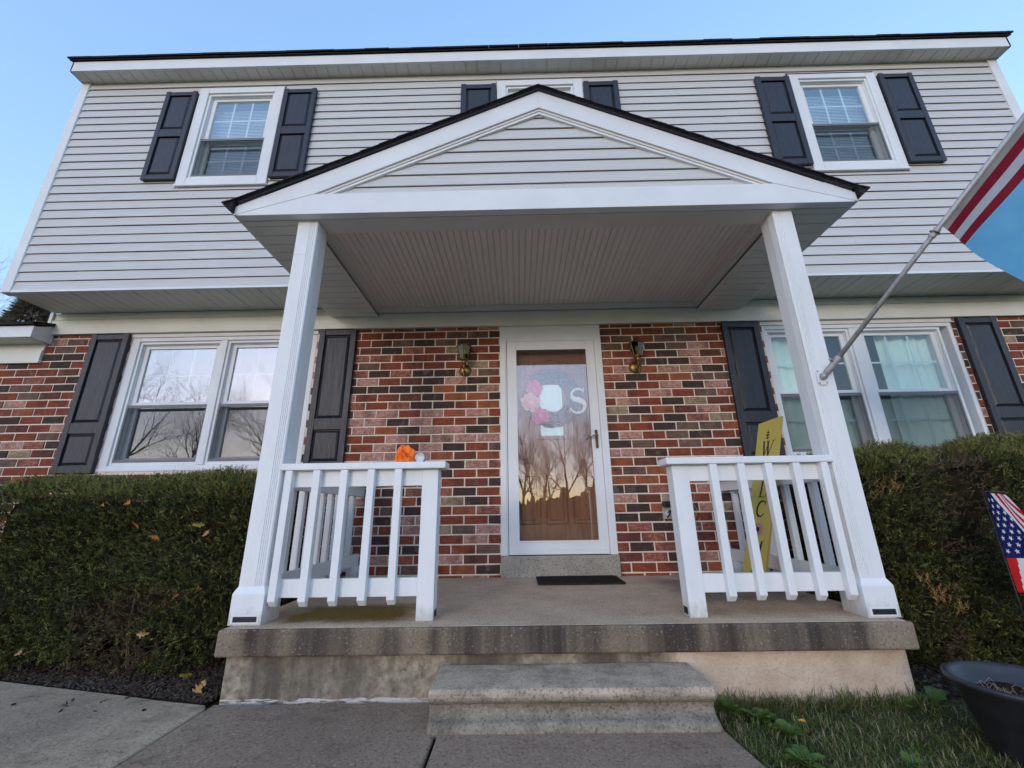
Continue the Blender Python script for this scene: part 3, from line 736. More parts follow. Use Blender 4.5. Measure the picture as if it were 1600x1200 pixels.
def glyph(ch, mb, T, t=.003):
    k, n_ = .075, .028
    def ln(a, b, h, e=0.): glyph_strip([a, b], lambda u: h, mb, lambda x, z, y: T(x, z, y+(e if y else 0)), 0, t)
    if ch == 'S':
        glyph_strip(S_pts(), lambda u: .035+.065*math.exp(-((u-.5)/.22)**2), mb, T, 0, t)
        ln((.76, .80), (.76, .98), .018, .0003); ln((.15, .03), (.15, .22), .018, .0003)
    if ch == 'W':
        ln((.10, 1), (.32, 0), .06); ln((.32, 0), (.54, .9), .025, .0002); ln((.46, .98), (.66, 0), .06, .0004); ln((.66, 0), (.92, 1), .025, .0006)
        for x in (.1, .46, .92): ln((x-.12, 1), (x+.12, 1), .018, .0008)
    if ch == 'L':
        ln((.36, .02), (.36, .98), .06); ln((.16, 0), (.82, 0), .02, .0004); ln((.82, -.02), (.86, .25), .02, .0006); ln((.2, 1), (.54, 1), .02, .0008)
    if ch == 'E':
        ln((.30, .02), (.30, .98), .06)
        for z, x in ((0, .8), (.5, .62), (1, .78)): ln((.14, z), (x, z), .02, .0004)
        ln((.8, 0), (.83, .22), .02, .0006); ln((.78, 1), (.79, .8), .02, .0006); ln((.62, .4), (.62, .6), .015, .0006)
    if ch == 'C':
        pts = [(.53+.36*math.cos(R(a)), .5+.5*math.sin(R(a))) for a in range(45, 326, 14)]
        glyph_strip(pts, lambda u: .02+.055*math.sin(math.pi*u), mb, T, 0, t); ln((.78, .72), (.80, .98), .018, .0005)
    if ch == 'M':
        ln((.16, 0), (.16, 1), .025); ln((.16, 1), (.48, .05), .055, .0002); ln((.48, .05), (.8, 1), .025, .0004); ln((.8, 1), (.8, 0), .06, .0006)
        for x in (.14, .82): ln((x-.1, 0), (x+.1, 0), .018, .0008); ln((x-.1, 1), (x+.1, 1), .018, .0008)
m = MB(); glyph('S', m, lambda x, z, y: (.472+x*.205+z*.02, .030-y, 1.425+z*.26), .012); bld(m, 'letter_s', M_white, wr)

# ------------------------------------------------------------------ wall lanterns
G_lamp = glass_mat('lantern_glass', (.42, .41, .34, 1), .05)
def lantern(x, z, label):
    t = thing('wall_lantern', label, 'wall light', (x, 0, z), 'brass lanterns either side of the door')
    def b(mb, nm, mt, **k): return mb.build(nm, mt, t, **k)
    b(MB().lathe([(.0, -.024), (.030, -.024), (.048, -.014), (.060, -.004), (.060, .0)], (0, 0, .0), 20, ax='y'), 'wall_plate', M_brass, smooth=True)
    b(MB().tube([(0, -.02, -.01), (0, -.05, -.045), (0, -.095, -.045), (0, -.115, .0), (0, -.115, .045)], [.008, .007, .007, .007, .010], 8), 'arm', M_brass, smooth=True)
    b(MB().tube([(0, -.108, -.02), (0, -.118, -.07), (0, -.112, -.112)], [.006, .005, .002], 6), 'tail', M_brass, smooth=True)
    b(MB().lathe([(.0, .0), (.016, .004), (.019, .018), (.012, .032), (.042, .040), (.045, .048), (.0, .049)], (0, -.115, .030), 16), 'base_cup', M_brass, smooth=True)
    hx = [(.044, .08), (.072, .205)]
    gm = MB(); vs = []
    for r, zz in hx:
        for k in range(6): a = R(60*k+30); vs.append((r*math.cos(a), -.115+r*math.sin(a), zz))
    gm.add(vs, [(k, (k+1) % 6, (k+1) % 6+6, k+6) for k in range(6)])
    b(gm, 'glass_shade', G_lamp)
    fm = MB()
    for k in range(6):
        a = R(60*k+30); fm.tube([(.045*math.cos(a), -.115+.045*math.sin(a), .08), (.073*math.cos(a), -.115+.073*math.sin(a), .205)], .004, 5)
    b(fm, 'cage', M_brassd)
    b(MB().lathe([(.078, 0), (.078, .008), (.058, .022), (.030, .040), (.010, .046), (.008, .060), (.0, .064)], (0, -.115, .203), 6), 'cap', M_brassd)
    b(MB().lathe([(.0, .0), (.010, .0), (.010, .045), (.018, .07), (.016, .095), (.0, .108)], (0, -.115, .078), 10), 'bulb', simple('frosted_bulb', g4(.55, .53, .46), None, rough=.2), smooth=True)
    return t
lantern(-.507, 1.872, 'hexagonal brass wall lantern on the bricks left of the door')
lantern(1.165, 1.872, 'hexagonal brass wall lantern on the bricks right of the door')

# outlet with black hood, thin dead vine
M_bplastic = simple('black_plastic', g4(.012), None, rough=.35)
ot = thing('outdoor_outlet', 'grey outdoor electrical outlet with raised black cover low on the brick wall', 'outlet', (1.305, 0, .52))
OT = lambda mb, nm, mt, **k: mb.build(nm, mt, ot, **k)
OT(MB().box(-.040, .038, -.020, .0, -.065, .050), 'cover_plate', simple('outlet_grey', g4(.30, .29, .28), g4(.42, .40, .38), 40, .5), bevel=.004)
OT(MB().box(-.043, .041, -.080, -.021, .040, .085), 'cover_lid', M_bplastic, bevel=.006)
OT(MB().lathe([(.0, -.027), (.02, -.026), (.024, -.0205), (.024, -.020)], (0, 0, -.02), 14, ax='y'), 'socket', simple('outlet_face', g4(.55), None))
OT(MB().tube([(0, -.03, -.01), (.02, -.06, .01), (.0, -.055, -.03), (-.012, -.04, -.05)], .006, 6), 'cable', M_bplastic, smooth=True)
vn = MB(); rg = random.Random(11)
for (x, z, dx, dz) in ((1.565, .68, -.02, -.34), (1.49, .30, .09, .16), (1.60, .28, .02, -.12), (1.55, .37, .07, .05)):
    pts = [(x+dx*i/7+.014*math.sin(i*1.9+x*9), -.006-.006*(i % 2), z+dz*i/7) for i in range(8)]; vn.tube(pts, .0022, 5)
tag(vn.build('dead_vine', simple('dry_vine', g4(.42, .33, .22), None)), 'thin pale dead vine clinging to bricks behind the right railing', 'vine')

# door mat
dm = thing('doormat', 'thin black doormat lying before the front door', 'doormat', (.46, -.24, 0))
M_mat = simple('black_rubber', g4(.018, .016, .014), g4(.045, .04, .035), 60, .9, .1, .8, 200)
dm_o = MB().prism([(-.32, -.20), (-.33, -.19), (-.33, .165), (.33, .165), (.33, -.19), (.32, -.20)], 'z', .003, .016); dm_o.build('mat_base', M_mat, dm)
m = MB()
for i in range(32): m.box(-.31+i*.0195, -.302+i*.0195, -.18, .155, .0162, .021)
m.build('mat_ribs', M_mat, dm)

# ------------------------------------------------------------------ porch posts
def fluted(x0, x1, y0, y1, z0, z1, side):
    """square post, grooves on the front and inner faces near the inner front corner"""
    d = .0045; f = []
    # outline counter-clockwise seen from above starting at front outer corner
    W = x1-x0; Dp = y1-y0
    g1 = [.62, .70, .78, .86]
    pts = [(0, 0)]
    for g_ in g1: pts += [(W*(g_-.018), 0), (W*g_, d), (W*(g_+.018), 0)]
    pts += [(W*.955, 0), (W, W*.045)]
    for g_ in g1[::-1]:
        q = 1-g_; pts += [(W, Dp*(q-.018)), (W-d, Dp*q), (W, Dp*(q+.018))]
    pts += [(W, Dp), (0, Dp)]
    P = [((x0+p[0]) if side > 0 else (x1-p[0]), y0+p[1]) for p in pts]
    return MB().prism(P, 'z', z0, z1)
def post(x0, x1, side, label):
    y0, y1 = -1.490, -1.352
    t = thing('porch_post', label, 'porch post', ((x0+x1)/2, -1.42, .002), 'square posts holding up the porch roof')
    bld(fluted(x0, x1, y0, y1, .165, 2.464, side), 'shaft', M_rail, t)
    m = MB(); e = .016
    def ring(o_, z): return [(x0-o_, y0-o_, z), (x1+o_, y0-o_, z), (x1+o_, y1+o_, z), (x0-o_, y1+o_, z)]
    vs = ring(e, .002)+ring(e, .145)+ring(e-.004, .157)+ring(.002, .176)+ring(-.002, .180)
    fs = [(3, 2, 1, 0)]+[(k*4+i, k*4+(i+1) % 4, (k+1)*4+(i+1) % 4, (k+1)*4+i) for k in range(4) for i in range(4)]+[(16, 17, 18, 19)]
    m.add(vs, fs); bld(m, 'base_block', M_rail, t)
    bld(MB().box(x0-.003, x1+.003, y0-e-.0015, y0-e, .010, .050), 'vent_frame', M_trim, t)
    bld(MB().box(x0+.008, x1-.006, y0-e-.0035, y0-e-.001, .016, .041), 'vent_slot', simple('vent_black', g4(.012, .014, .02), None), t)

post(-1.482, -1.346, 1, 'left white square porch post with fluted inner corner and flared base')
MB().box(-1.4835, -1.392, -1.4915, -1.4895, 2.196, 2.1985).build('panel_seam', M_beam, None).parent = bpy.data.objects['porch_post']
bpy.data.objects['panel_seam'].matrix_parent_inverse = Matrix.Translation(-Vector(bpy.data.objects['porch_post'].location))
post(1.752, 1.882, -1, 'right white square porch post carrying the flagpole bracket')

# ------------------------------------------------------------------ railings
M_shade = M_rail
def front_railing(xn0, xn1, xe, bal, cap, label, vent_side):
    """xn0..xn1 newel; xe = rail end at the porch post"""
    t = thing('porch_railing', label, 'railing', ((xn0+xn1)/2, -1.42, .002), 'white wooden railings around the porch')
    b = lambda mb, nm, **k: bld(mb, nm, M_rail, t, **k)
    b(MB().box(xn0, xn1, -1.466, -1.372, .002, .774), 'newel_post', bevel=.003)
    b(MB().box(cap[0], cap[1], -1.503, -1.362, .775, .813), 'cap_rail', bevel=.005)
    a, c = (xe, xn0-.0005) if xe < xn0 else (xn1+.0005, xe)
    b(MB().box(a, c, -1.459, -1.421, .683, .7745), 'top_rail', bevel=.003)
    b(MB().box(a, c, -1.459, -1.421, .117, .207), 'bottom_rail', bevel=.003)
    for i, x in enumerate(bal):
        w_ = .040; rr = random.Random(int(x*1000)); dz = rr.uniform(-.003, .003)
        pr = [(-1.500, .106+dz), (-1.500, .7740), (-1.4595, .7740), (-1.4595, .078+dz), (-1.472, .078+dz)]
        b(MB().prism(pr, 'x', x, x+w_), 'baluster', bevel=.002)
    xv = xn1 if vent_side > 0 else xn0
    bld(MB().box(xv-.001 if vent_side > 0 else xv-.003, xv+.003 if vent_side > 0 else xv+.001, -1.44, -1.39, .012, .045), 'vent_slot', simple('vent_black2', g4(.012), None), t)
front_railing(-.549, -.458, -1.345, [-1.317, -1.159, -1.004, -.851, -.698], (-1.345, -.413), 'left front porch railing with the orange cloth lying on its cap', 1)
front_railing(.864, .955, 1.751, [1.064, 1.219, 1.371, 1.524, 1.678], (.825, 1.751), 'right front porch railing with the welcome sign behind it', -1)
def side_railing(xc, s, label):
    t = thing('porch_railing', label, 'railing', (xc, -.7, .002), 'white wooden railings around the porch')
    b = lambda mb, nm, **k: bld(mb, nm, M_rail, t, **k)
    xi0, xi1 = (xc-.019, xc+.019)
    b(MB().box(xc-.07, xc+.07, -1.351, -.012, .775, .813), 'cap_rail', bevel=.005)
    b(MB().box(xi0, xi1, -1.351, -.012, .683, .7745), 'top_rail', bevel=.003); b(MB().box(xi0, xi1, -1.351, -.012, .117, .207), 'bottom_rail', bevel=.003)
    xo0 = xi1+.0005 if s > 0 else xi0-.0405
    for i in range(9):
        y = -1.30+i*.143
        b(MB().box(xo0, xo0+.040, y, y+.040, .080, .7740), 'baluster', bevel=.002)
    b(MB().box(xc-.045, xc+.045, -.11, -.018, .002, .116), 'rail_block')
side_railing(-1.415, -1, 'left side railing running back to the brick wall'); side_railing(1.817, 1, 'right side railing running back to the brick wall')

# ------------------------------------------------------------------ porch roof
pc = thing('porch_roof', 'white gabled porch roof with black shingles and grey siding in the gable', 'porch roof', (.2, -1.0, 2.465))
pb = lambda mb, nm, mt, **k: bld(mb, nm, mt, pc, **k)
YP = -1.561; XPL, XPR = -1.893, 2.285; AX = .196
pb(MB().box(XPL+.02, XPR-.02, YP+.003, YP+.06, 2.468, 2.631), 'fascia_band', M_trim, bevel=.003)
def rake(s):
    x_t = XPL if s < 0 else XPR
    ztop = lambda x: 3.517-.4665*abs(x-AX)
    zbot = lambda x: 3.359-.4665*abs(x-AX)
    xi = AX+s*(3.359-2.632)/.4665
    P = [(x_t, ztop(x_t)), (AX, 3.517), (AX, 3.359), (xi, 2.632), (x_t, 2.469)]
    P[0] = (x_t, 2.535)
    return pb(MB().prism(P, 'y', YP, YP+.055), 'rake_board', M_trim, bevel=.002)
rake(-1); rake(1)
for s in (-1, 1):
    for dz, th, yy, mt in ((0, .018, YP+.012, M_beam), (-.019, .020, YP+.018, M_trim)):
        xa = AX; z0 = 3.357+dz; xe = AX+s*(z0-2.633)/.4665
        P = [(xa, z0), (xe, 2.633), (xe-s*th/.4665, 2.633), (xa, z0-th)]
        pb(MB().prism(P, 'y', yy, yy+.04), 'rake_moulding', mt)
gb = pb(MB().prism([(AX, 3.34), (AX-1.52, 2.632), (AX+1.52, 2.632)], 'y', YP+.045, YP+.10), 'gable_backing', M_dark)
gz = [2.600, 2.7030, 2.7985, 2.8985, 2.9935, 3.0975, 3.1935, 3.293]
for a, b in zip(gz, gz[1:]+[3.34]):
    z0 = a+.0065; z1 = min(b+.002, 3.335); y0 = YP+.044
    h0 = (3.325-max(z0, 2.62))/.4665; h1 = max((3.325-z1)/.4665, .01)
    if z0 < 2.62: z0 = 2.62
    vs = []
    for hx, z, y in ((h0, z0+.003, y0), (h0, z0, y0-.014), (h0, z0+.005, y0-.014), (h1, z1, y0-.003), (h1, z1, y0)):
        vs += [(AX-hx, y, z), (AX+hx, y, z)]
    fs = [(0, 1, 3, 2), (2, 3, 5, 4), (4, 5, 7, 6), (6, 7, 9, 8), (8, 9, 1, 0), (0, 2, 4, 6, 8), (1, 9, 7, 5, 3)]
    MB().add(vs, fs).build('siding_board', M_side, gb).matrix_parent_inverse = Matrix.Identity(4)
# roof planes with shingles
def roof_plane(s):
    x_t = (XPL-.030) if s < 0 else (XPR+.030)
    zt_ = lambda x: 3.525-.4665*abs(x-AX)
    P = [(AX, zt_(AX)), (x_t, zt_(x_t)), (x_t, zt_(x_t)+.008), (AX, zt_(AX)+.008)]
    o = pb(MB().prism(P, 'y', YP-.026, OH-.017), 'roof_deck', M_black)
    ln = abs(x_t-AX); n = 17; rr = random.Random(20+int(s))
    for i in range(n):
        a = AX+s*ln*i/n; b = AX+s*(ln*(i+1)/n+.012+rr.uniform(0, .01)); m = MB(); y = YP-.034-rr.uniform(0, .006)
        lift = .009+rr.uniform(0, .004)
        while y < OH-.03:
            y1 = min(y+rr.uniform(.28, .34), OH-.018)
            z0a, z0b = zt_(a)+.0085, zt_(b)+.010
            if abs(y-(YP-.046)) > .02: pass
            vs = [(a, y, z0a), (b, y, z0b+.002), (b, y1-.004, z0b+.002), (a, y1-.004, z0a), (a, y, z0a+.008), (b, y, z0b+lift), (b, y1-.004, z0b+lift), (a, y1-.004, z0a+.008)]
            m.add(vs, [(0, 3, 2, 1), (4, 5, 6, 7), (0, 1, 5, 4), (1, 2, 6, 5), (2, 3, 7, 6), (3, 0, 4, 7)]); y = y1
        q = m.build('shingle_course', M_black, o); q.matrix_parent_inverse = Matrix.Identity(4)
    # shingle edge and drip edge at the front rake
    P = [(AX, 3.519), (x_t+s*-.0, zt_(x_t)-.006), (x_t, zt_(x_t)), (AX, 3.525)]
    pb(MB().prism([(AX, 3.519), (x_t-s*.06, zt_(x_t-s*.06)-.007), (x_t-s*.06, zt_(x_t-s*.06)-.0005), (AX, 3.5245)], 'y', YP-.020, YP+.02), 'drip_edge', M_shut)
    xf_ = x_t+s*.045
    pb(MB().prism([(xf_, 2.548), (x_t-s*.035, 2.478), (x_t-s*.040, 2.575), (x_t, 2.570), (xf_, 2.556)], 'y', YP-.030, YP+.05), 'shingle_overhang', M_black)
roof_plane(-1); roof_plane(1)
for s, xt in ((-1, XPL), (1, XPR)): pb(MB().box(min(xt, xt-s*.02), max(xt, xt-s*.02), YP+.056, -.030, 2.470, 2.535), 'eave_fascia', M_trim, bevel=.002)
# soffits outside the beams: planks across
XCL, XCR = -1.408, 1.838; YB = -1.350
for s, a, b in ((-1, XPL+.022, XCL), (1, XCR, XPR-.022)):
    so2 = pb(MB().box(a, b, YP+.062, -.038, 2.474, 2.49), 'side_soffit', M_soffit)
    y = -1.440
    segs = [(YP+.065, -1.442)]
    while y < -.06: segs.append((y, min(y+.0985, -.040))); y += .1015
    for y0, y1 in segs:
        q = MB().box(a+.001, b-.001, y0, y1-.0045, 2.465, 2.4725).build('soffit_panel', M_soffit, so2); q.matrix_parent_inverse = Matrix.Identity(4)
# beams
pb(MB().box(XCL-.02, XCL, YB, -.038, 2.4655, 2.60), 'side_beam', M_beam); pb(MB().box(XCR, XCR+.02, YB, -.038, 2.4655, 2.60), 'side_beam', M_beam)
pb(MB().box(XCL+.001, XCR-.001, YP+.062, YB, 2.466, 2.60), 'front_beam', M_beam, bevel=.002)
cl = pb(MB().box(XCL+.001, XCR-.001, YB+.001, -.038, 2.5645, 2.5755), 'porch_ceiling', M_ceil)
x = XCL+.004
while x < XCR-.02:
    x1 = min(x+.0985, XCR-.004); m = MB(); h = (x1-x)/2
    for a in (x, x+h):
        b = a+h-.004
        m.add([(a, YB+.002, 2.5615), (a+.004, YB+.002, 2.5565), (b-.004, YB+.002, 2.5565), (b, YB+.002, 2.5615), (a, -.04, 2.5615), (a+.004, -.04, 2.5565), (b-.004, -.04, 2.5565), (b, -.04, 2.5615)],
              [(0, 1, 5, 4), (1, 2, 6, 5), (2, 3, 7, 6)])
    q = m.build('ceiling_panel', M_ceil, cl); q.matrix_parent_inverse = Matrix.Identity(4)
    x = x1+.001
for a, b in ((XCL+.001, XCL+.022), (XCR-.022, XCR-.001)): pb(MB().box(a, b, YB+.002, -.039, 2.546, 2.5560), 'ceiling_trim', M_trim)
pb(MB().box(XCL, XCR, -.060, -.0385, 2.50, 2.5550), 'ledger_trim', M_beam)

# ------------------------------------------------------------------ things on the railing
M_org = simple('orange_cloth', g4(.90, .17, .02), g4(1.0, .26, .04), 30, .8)
rg = random.Random(8); vs = []; fs = []
nu, nv = 44, 20
for j in range(nv+1):
    for i in range(nu):
        a = 2*math.pi*i/nu; p = math.pi/2*j/nv*1.0
        r = math.cos(p)**.7; cr = 1+.18*math.sin(3*a+2*p)+.16*math.sin(6*a+5*p)+.09*math.sin(11*a-4*p)
        z = math.sin(p)*(.082+.014*math.sin(2*a+1))
        vs.append((.052*r*cr*math.cos(a), .040*r*cr*math.sin(a), .003+z*(1+.30*math.sin(4*a+p*4)*r)))
for j in range(nv):
    for i in range(nu): fs.append((j*nu+i, j*nu+(i+1) % nu, (j+1)*nu+(i+1) % nu, (j+1)*nu+i))
oc = thing('crumpled_cloth', 'crumpled bright orange cloth lying on the left railing cap', 'cloth', (-.662, -1.44, .8135))
MB().add(vs, fs).build('folded_cloth', M_org, oc, smooth=False)
m = MB()
for k, (dx, dz, ph) in enumerate(((-.045, .05, .3), (.015, .068, 1.2), (.05, .062, 2.0), (-.01, .03, 2.9))):
    q = []
    for i in range(9):
        t = i/8; q += [(dx*.7+.03*math.sin(t*2.6+ph)-.01, -.034-.010*math.sin(t*5+k), dz*t+.008), (dx*.7+.03*math.sin(t*2.6+ph), -.052+.012*math.cos(t*4), dz*t+.004)]
    m.add(q, [(2*i, 2*i+1, 2*i+3, 2*i+2) for i in range(8)])
m.build('cloth_fold', M_org, oc)
cupo = thing('small_container', 'small round white lid container lying on its side beside the orange cloth', 'container', (-.572, -1.44, .8415))
MB().lathe([(.0, -.006), (.018, -.004), (.025, -.012), (.0275, -.014), (.028, .0), (.026, .05), (.0, .05)], (0, 0, 0), 22, ax='y').build('container_body', simple('translucent_white', g4(.55, .58, .60), g4(.70, .72, .74), 60, .3), cupo, smooth=True)
MB().lathe([(.0282, -.012), (.0295, -.010), (.0295, .002), (.0282, .003)], (0, 0, 0), 22, ax='y').build('rim', simple('grey_rim', g4(.20, .19, .20), None), cupo)

# ------------------------------------------------------------------ welcome sign
M_sign = simple('yellow_board', g4(.35, .32, .225), g4(.42, .385, .28), 14, .6, .3, .2, 60, (1, 1, .3)); M_signe = simple('yellow_board_edge', g4(.46, .37, .09), None, rough=.6)
M_ink = simple('black_lettering', g4(.012), None, rough=.5)
TL, BL = Vector((1.756, -.86, 1.120)), Vector((1.520, -.68, .004)); ex = Vector((.36, -.933, 0)).normalized(); W_ = .175
ez = (TL-BL); H_ = ez.length; ez.normalize(); ey = ez.cross(ex).normalized()
if ey.y > 0: ey = -ey
sg = thing('welcome_sign', 'tall yellow wooden WELCOME board leaning behind the right railing', 'sign', tuple(BL))
def ST(x, z, y): return tuple(ex*x+ez*z+ey*y)
def sbox(x0, x1, z0, z1, y0, y1, top=0.):
    return MB().add([ST(x0, z0, y0), ST(x1, z0, y0), ST(x1, z0, y1), ST(x0, z0, y1), ST(x0, z1, y0), ST(x1, z1+top, y0), ST(x1, z1+top, y1), ST(x0, z1, y1)],
                    [(0, 3, 2, 1), (4, 5, 6, 7), (0, 1, 5, 4), (1, 2, 6, 5), (2, 3, 7, 6), (3, 0, 4, 7)])
bo = sbox(0, W_, 0, H_, -.020, 0, .022); bo.m = [1, 1, 0, 1, 1, 1]; bo.build('board', [M_sign, M_signe], sg)
def letter(ch, zc, h=.105, xo=.042):
    m = MB(); wd = .090
    glyph(ch, m, lambda x, z, y: ST(xo+x*wd+z*.012, zc+z*h, .0004+y*.3)); m.build('letter_'+ch.lower(), M_ink, sg)
sp_ = .150; z0l = H_-.245
letter('W', z0l); letter('E', z0l-.135); letter('L', z0l-.285); letter('C', z0l-.418)
m = MB(); zc = z0l-.505
for k in range(12):
    a = 2*math.pi*k/12; d = (math.cos(a), math.sin(a)); n_ = (-d[1], d[0])
    m.add([ST(.0875+d[0]*.010, zc+d[1]*.012, .001+.0002*k), ST(.0875+d[0]*.03+n_[0]*.009, zc+d[1]*.036+n_[1]*.009, .0012+.0002*k), ST(.0875+d[0]*.042, zc+d[1]*.050, .001+.0002*k), ST(.0875+d[0]*.03-n_[0]*.009, zc+d[1]*.036-n_[1]*.009, .0012+.0002*k)], [(0, 1, 2, 3)])
m.build('daisy_petals', simple('mauve_petal', g4(.42, .15, .22), g4(.55, .25, .30), 80, .7), sg)
m = MB(); m.add([ST(.0875+.014*math.cos(R(a)), zc+.017*math.sin(R(a)), .005) for a in range(0, 360, 30)], [tuple(range(12))]); m.build('daisy_centre', M_ink, sg)
letter('M', z0l-.69); letter('E', z0l-.84)
m = MB(); zb = H_-.10
for pts in ([(.045, 0), (.085, .0), (.065, .012)], [(.052, .018), (.080, .018), (.066, .032)], [(.062, -.02), (.070, -.02), (.066, .052)], [(.048, -.014), (.084, -.014), (.066, -.024)]):
    m.add([ST(p[0]+.021, zb+p[1], .0015+.0003*pts[0][0]) for p in pts], [tuple(range(3))])
m.build('bee_emblem', M_ink, sg)

# ------------------------------------------------------------------ flagpole and big flag
P0 = Vector((1.800, -1.535, 1.300)); P1 = Vector((2.195, -2.0, 1.90)); pdv = (P1-P0).normalized()
fp = thing('flagpole', 'grey metal flagpole slanting up from a bracket on the right porch post', 'flagpole', (1.805, -1.492, 1.28))
fb = lambda mb, nm, mt, **k: bld(mb, nm, mt, fp, **k)
fb(MB().prism([(1.778, 1.235), (1.790, 1.222), (1.822, 1.222), (1.834, 1.235), (1.834, 1.305), (1.822, 1.318), (1.790, 1.318), (1.778, 1.305)], 'y', -1.499, -1.4905), 'bracket_plate', M_trim, bevel=.002)
m = MB()
for x, z in ((1.786, 1.307), (1.786, 1.234), (1.826, 1.234)): m.lathe([(.0, -.002), (.004, -.0015), (.004, .0)], (x, -1.499, z), 8, ax='y')
fb(m, 'screw', M_brassd)
fb(MB().lathe([(.0, -.02), (.016, -.016), (.020, .0), (.016, .016), (.0, .02)], (1.806, -1.512, 1.272), 12), 'bracket_knuckle', M_metal, smooth=True)
q0 = Vector((1.806, -1.515, 1.272))
fb(MB().tube([q0, q0+pdv*.03, q0+pdv*.13], [.013, .019, .018], 14), 'bracket_socket', M_metal, smooth=False)
fb(MB().tube([q0+pdv*.085+Vector((-.016, -.012, .012)), q0+pdv*.085+Vector((-.035, -.022, .020))], [.006, .009], 8), 'wing_screw', M_metal)
q1 = q0+pdv*.125
tipdir = (P1-q1).normalized()
fb(MB().tube([q1-tipdir*.02, P1, P1+tipdir*1.25], [.0125, .0125, .0115], 14), 'pole', M_metal, smooth=True)
fb(MB().tube([P1-tipdir*.035, P1+tipdir*.01], [.0165, .0165], 12), 'collar', M_metal)
m = MB(); a_ = tipdir.orthogonal().normalized(); b_ = tipdir.cross(a_)
m.tube([P1-tipdir*.01+(a_*math.cos(t)+b_*math.sin(t))*.022 for t in [i*math.pi/6 for i in range(13)]], .003, 6)
fb(m, 'flag_ring', M_brass)
def cloth_mat(name, col, col2, transl=.45):
    m = bpy.data.materials.new(name); m.use_nodes = True; t = m.node_tree; t.nodes.clear()
    o = N(m, 'ShaderNodeOutputMaterial'); mx = N(m, 'ShaderNodeMixShader'); tl = N(m, 'ShaderNodeBsdfTranslucent'); df_ = N(m, 'ShaderNodeBsdfDiffuse')
    c = ramp(m, noise(m, wpos(m), 9, 4), [(.35, col), (.7, col2)])
    L(m, c, tl.inputs[0]); L(m, c, df_.inputs[0]); mx.inputs[0].default_value = transl
    bp_ = N(m, 'ShaderNodeBump'); bp_.inputs['Strength'].default_value = .25; bp_.inputs['Distance'].default_value = .01
    L(m, noise(m, wpos(m), 14, 4), bp_.inputs['Height']); L(m, bp_.outputs[0], df_.inputs['Normal'])
    L(m, df_.outputs[0], mx.inputs[1]); L(m, tl.outputs[0], mx.inputs[2]); L(m, mx.outputs[0], o.inputs[0]); return m
F_grey = cloth_mat('grey_canvas', g4(.36, .36, .37), g4(.50, .50, .50), .15); F_red = cloth_mat('dark_red_cloth', g4(.30, .022, .045), g4(.36, .035, .06)); F_whi = cloth_mat('white_cloth', g4(.62, .66, .74), g4(.70, .73, .80)); F_blu = cloth_mat('sky_blue_cloth', g4(.24, .66, 1.), g4(.30, .72, 1.), .74)
fl = thing('large_flag', 'large flag with dark red stripes and light blue field hanging from the slanted pole', 'flag', tuple(P1))
FE = Vector((.62, .16, -.27)).normalized()        # direction the cloth falls away from the pole
bands = [(0, .062, 'hoist_sleeve', F_grey), (.062, .115, 'red_stripe', F_red), (.115, .165, 'white_stripe', F_whi), (.165, .215, 'red_stripe', F_red), (.215, .95, 'blue_field', F_blu)]
def fpt(s, t):
    # s along the pole, t away from it
    wv_ = .018*math.sin(s*9+t*6)*min(1, t*4)+.035*math.sin(t*5.5+s*2)*min(1, t*2.5)
    nrm = tipdir.cross(FE).normalized()
    sg_ = .06*t*t
    return tipdir*s+FE*t+nrm*wv_+Vector((0, 0, -sg_))+tipdir*(-.05*t)
for a, b, nm, mt in bands:
    ni, nj = 40, max(2, int((b-a)/.03)); vs = []; fs = []
    for j in range(nj+1):
        for i in range(ni+1): vs.append(fpt(.03+1.18*i/ni, -.012+a+(b-a)*j/nj))
    for j in range(nj):
        for i in range(ni): fs.append((j*(ni+1)+i, j*(ni+1)+i+1, (j+1)*(ni+1)+i+1, (j+1)*(ni+1)+i))
    MB().add(vs, fs).build(nm, mt, fl, smooth=True)

# ------------------------------------------------------------------ garden flag
gfx, gfy = 2.418, -1.60
gfz1, gfz0 = .593, .593-.47
gs = thing('garden_flag_stand', 'thin dark green metal stand of the small garden flag', 'flag stand', (gfx-.02, gfy, -.33))
M_dgreen = simple('dark_green_metal', g4(.015, .022, .015), None, rough=.4)
bld(MB().tube([(gfx-.018, gfy, -.40), (gfx-.018, gfy, gfz1+.012), (gfx-.010, gfy, gfz1+.006), (gfx+.17, gfy+.06, gfz1+.004)], .0030, 8), 'stand_rod', M_dgreen, gs, smooth=True)
gfl = thing('garden_flag', 'small stars and stripes garden flag on a thin stand before the right hedge', 'flag', (gfx, gfy, gfz1))
Gb = cloth_mat('navy_cloth', g4(.012, .016, .085), g4(.02, .025, .12), .2); Gr = cloth_mat('bright_red_cloth', g4(.55, .016, .018), g4(.62, .03, .03), .25); Gw = cloth_mat('flag_white', g4(.66, .68, .72), g4(.74, .75, .78), .25)
def gp(u, v, o_=0.):   # u 0..1 across .31, v 0..1 down .47
    q = min(1, v*1.5); fold = .010*math.sin(u*9+v*2)
    return (u*.31*(.56+.40*q)+fold*.3, u*.31*(.20-.14*q)+fold-o_, -v*.47-.010*u*(1-v))
def stripe_id(u, v):
    # canton lower left of a curved boundary, bands run down the right
    c = .28+.85*v**1.15
    if v < .665 and u < c: return 0
    if v < .665:
        d = (u-c)/.10
    else: d = u*3.1/.31*.31*1.0/.32
    if v >= .665: return 1 if int(u*5+.15+1.2*(v-.665)) % 2 == 0 else 2
    return 2 if int(d) % 2 == 0 else 1
nu, nv = 62, 94; vs = [gp(i/nu, j/nv) for j in range(nv+1) for i in range(nu+1)]; groups = {0: [], 1: [], 2: []}
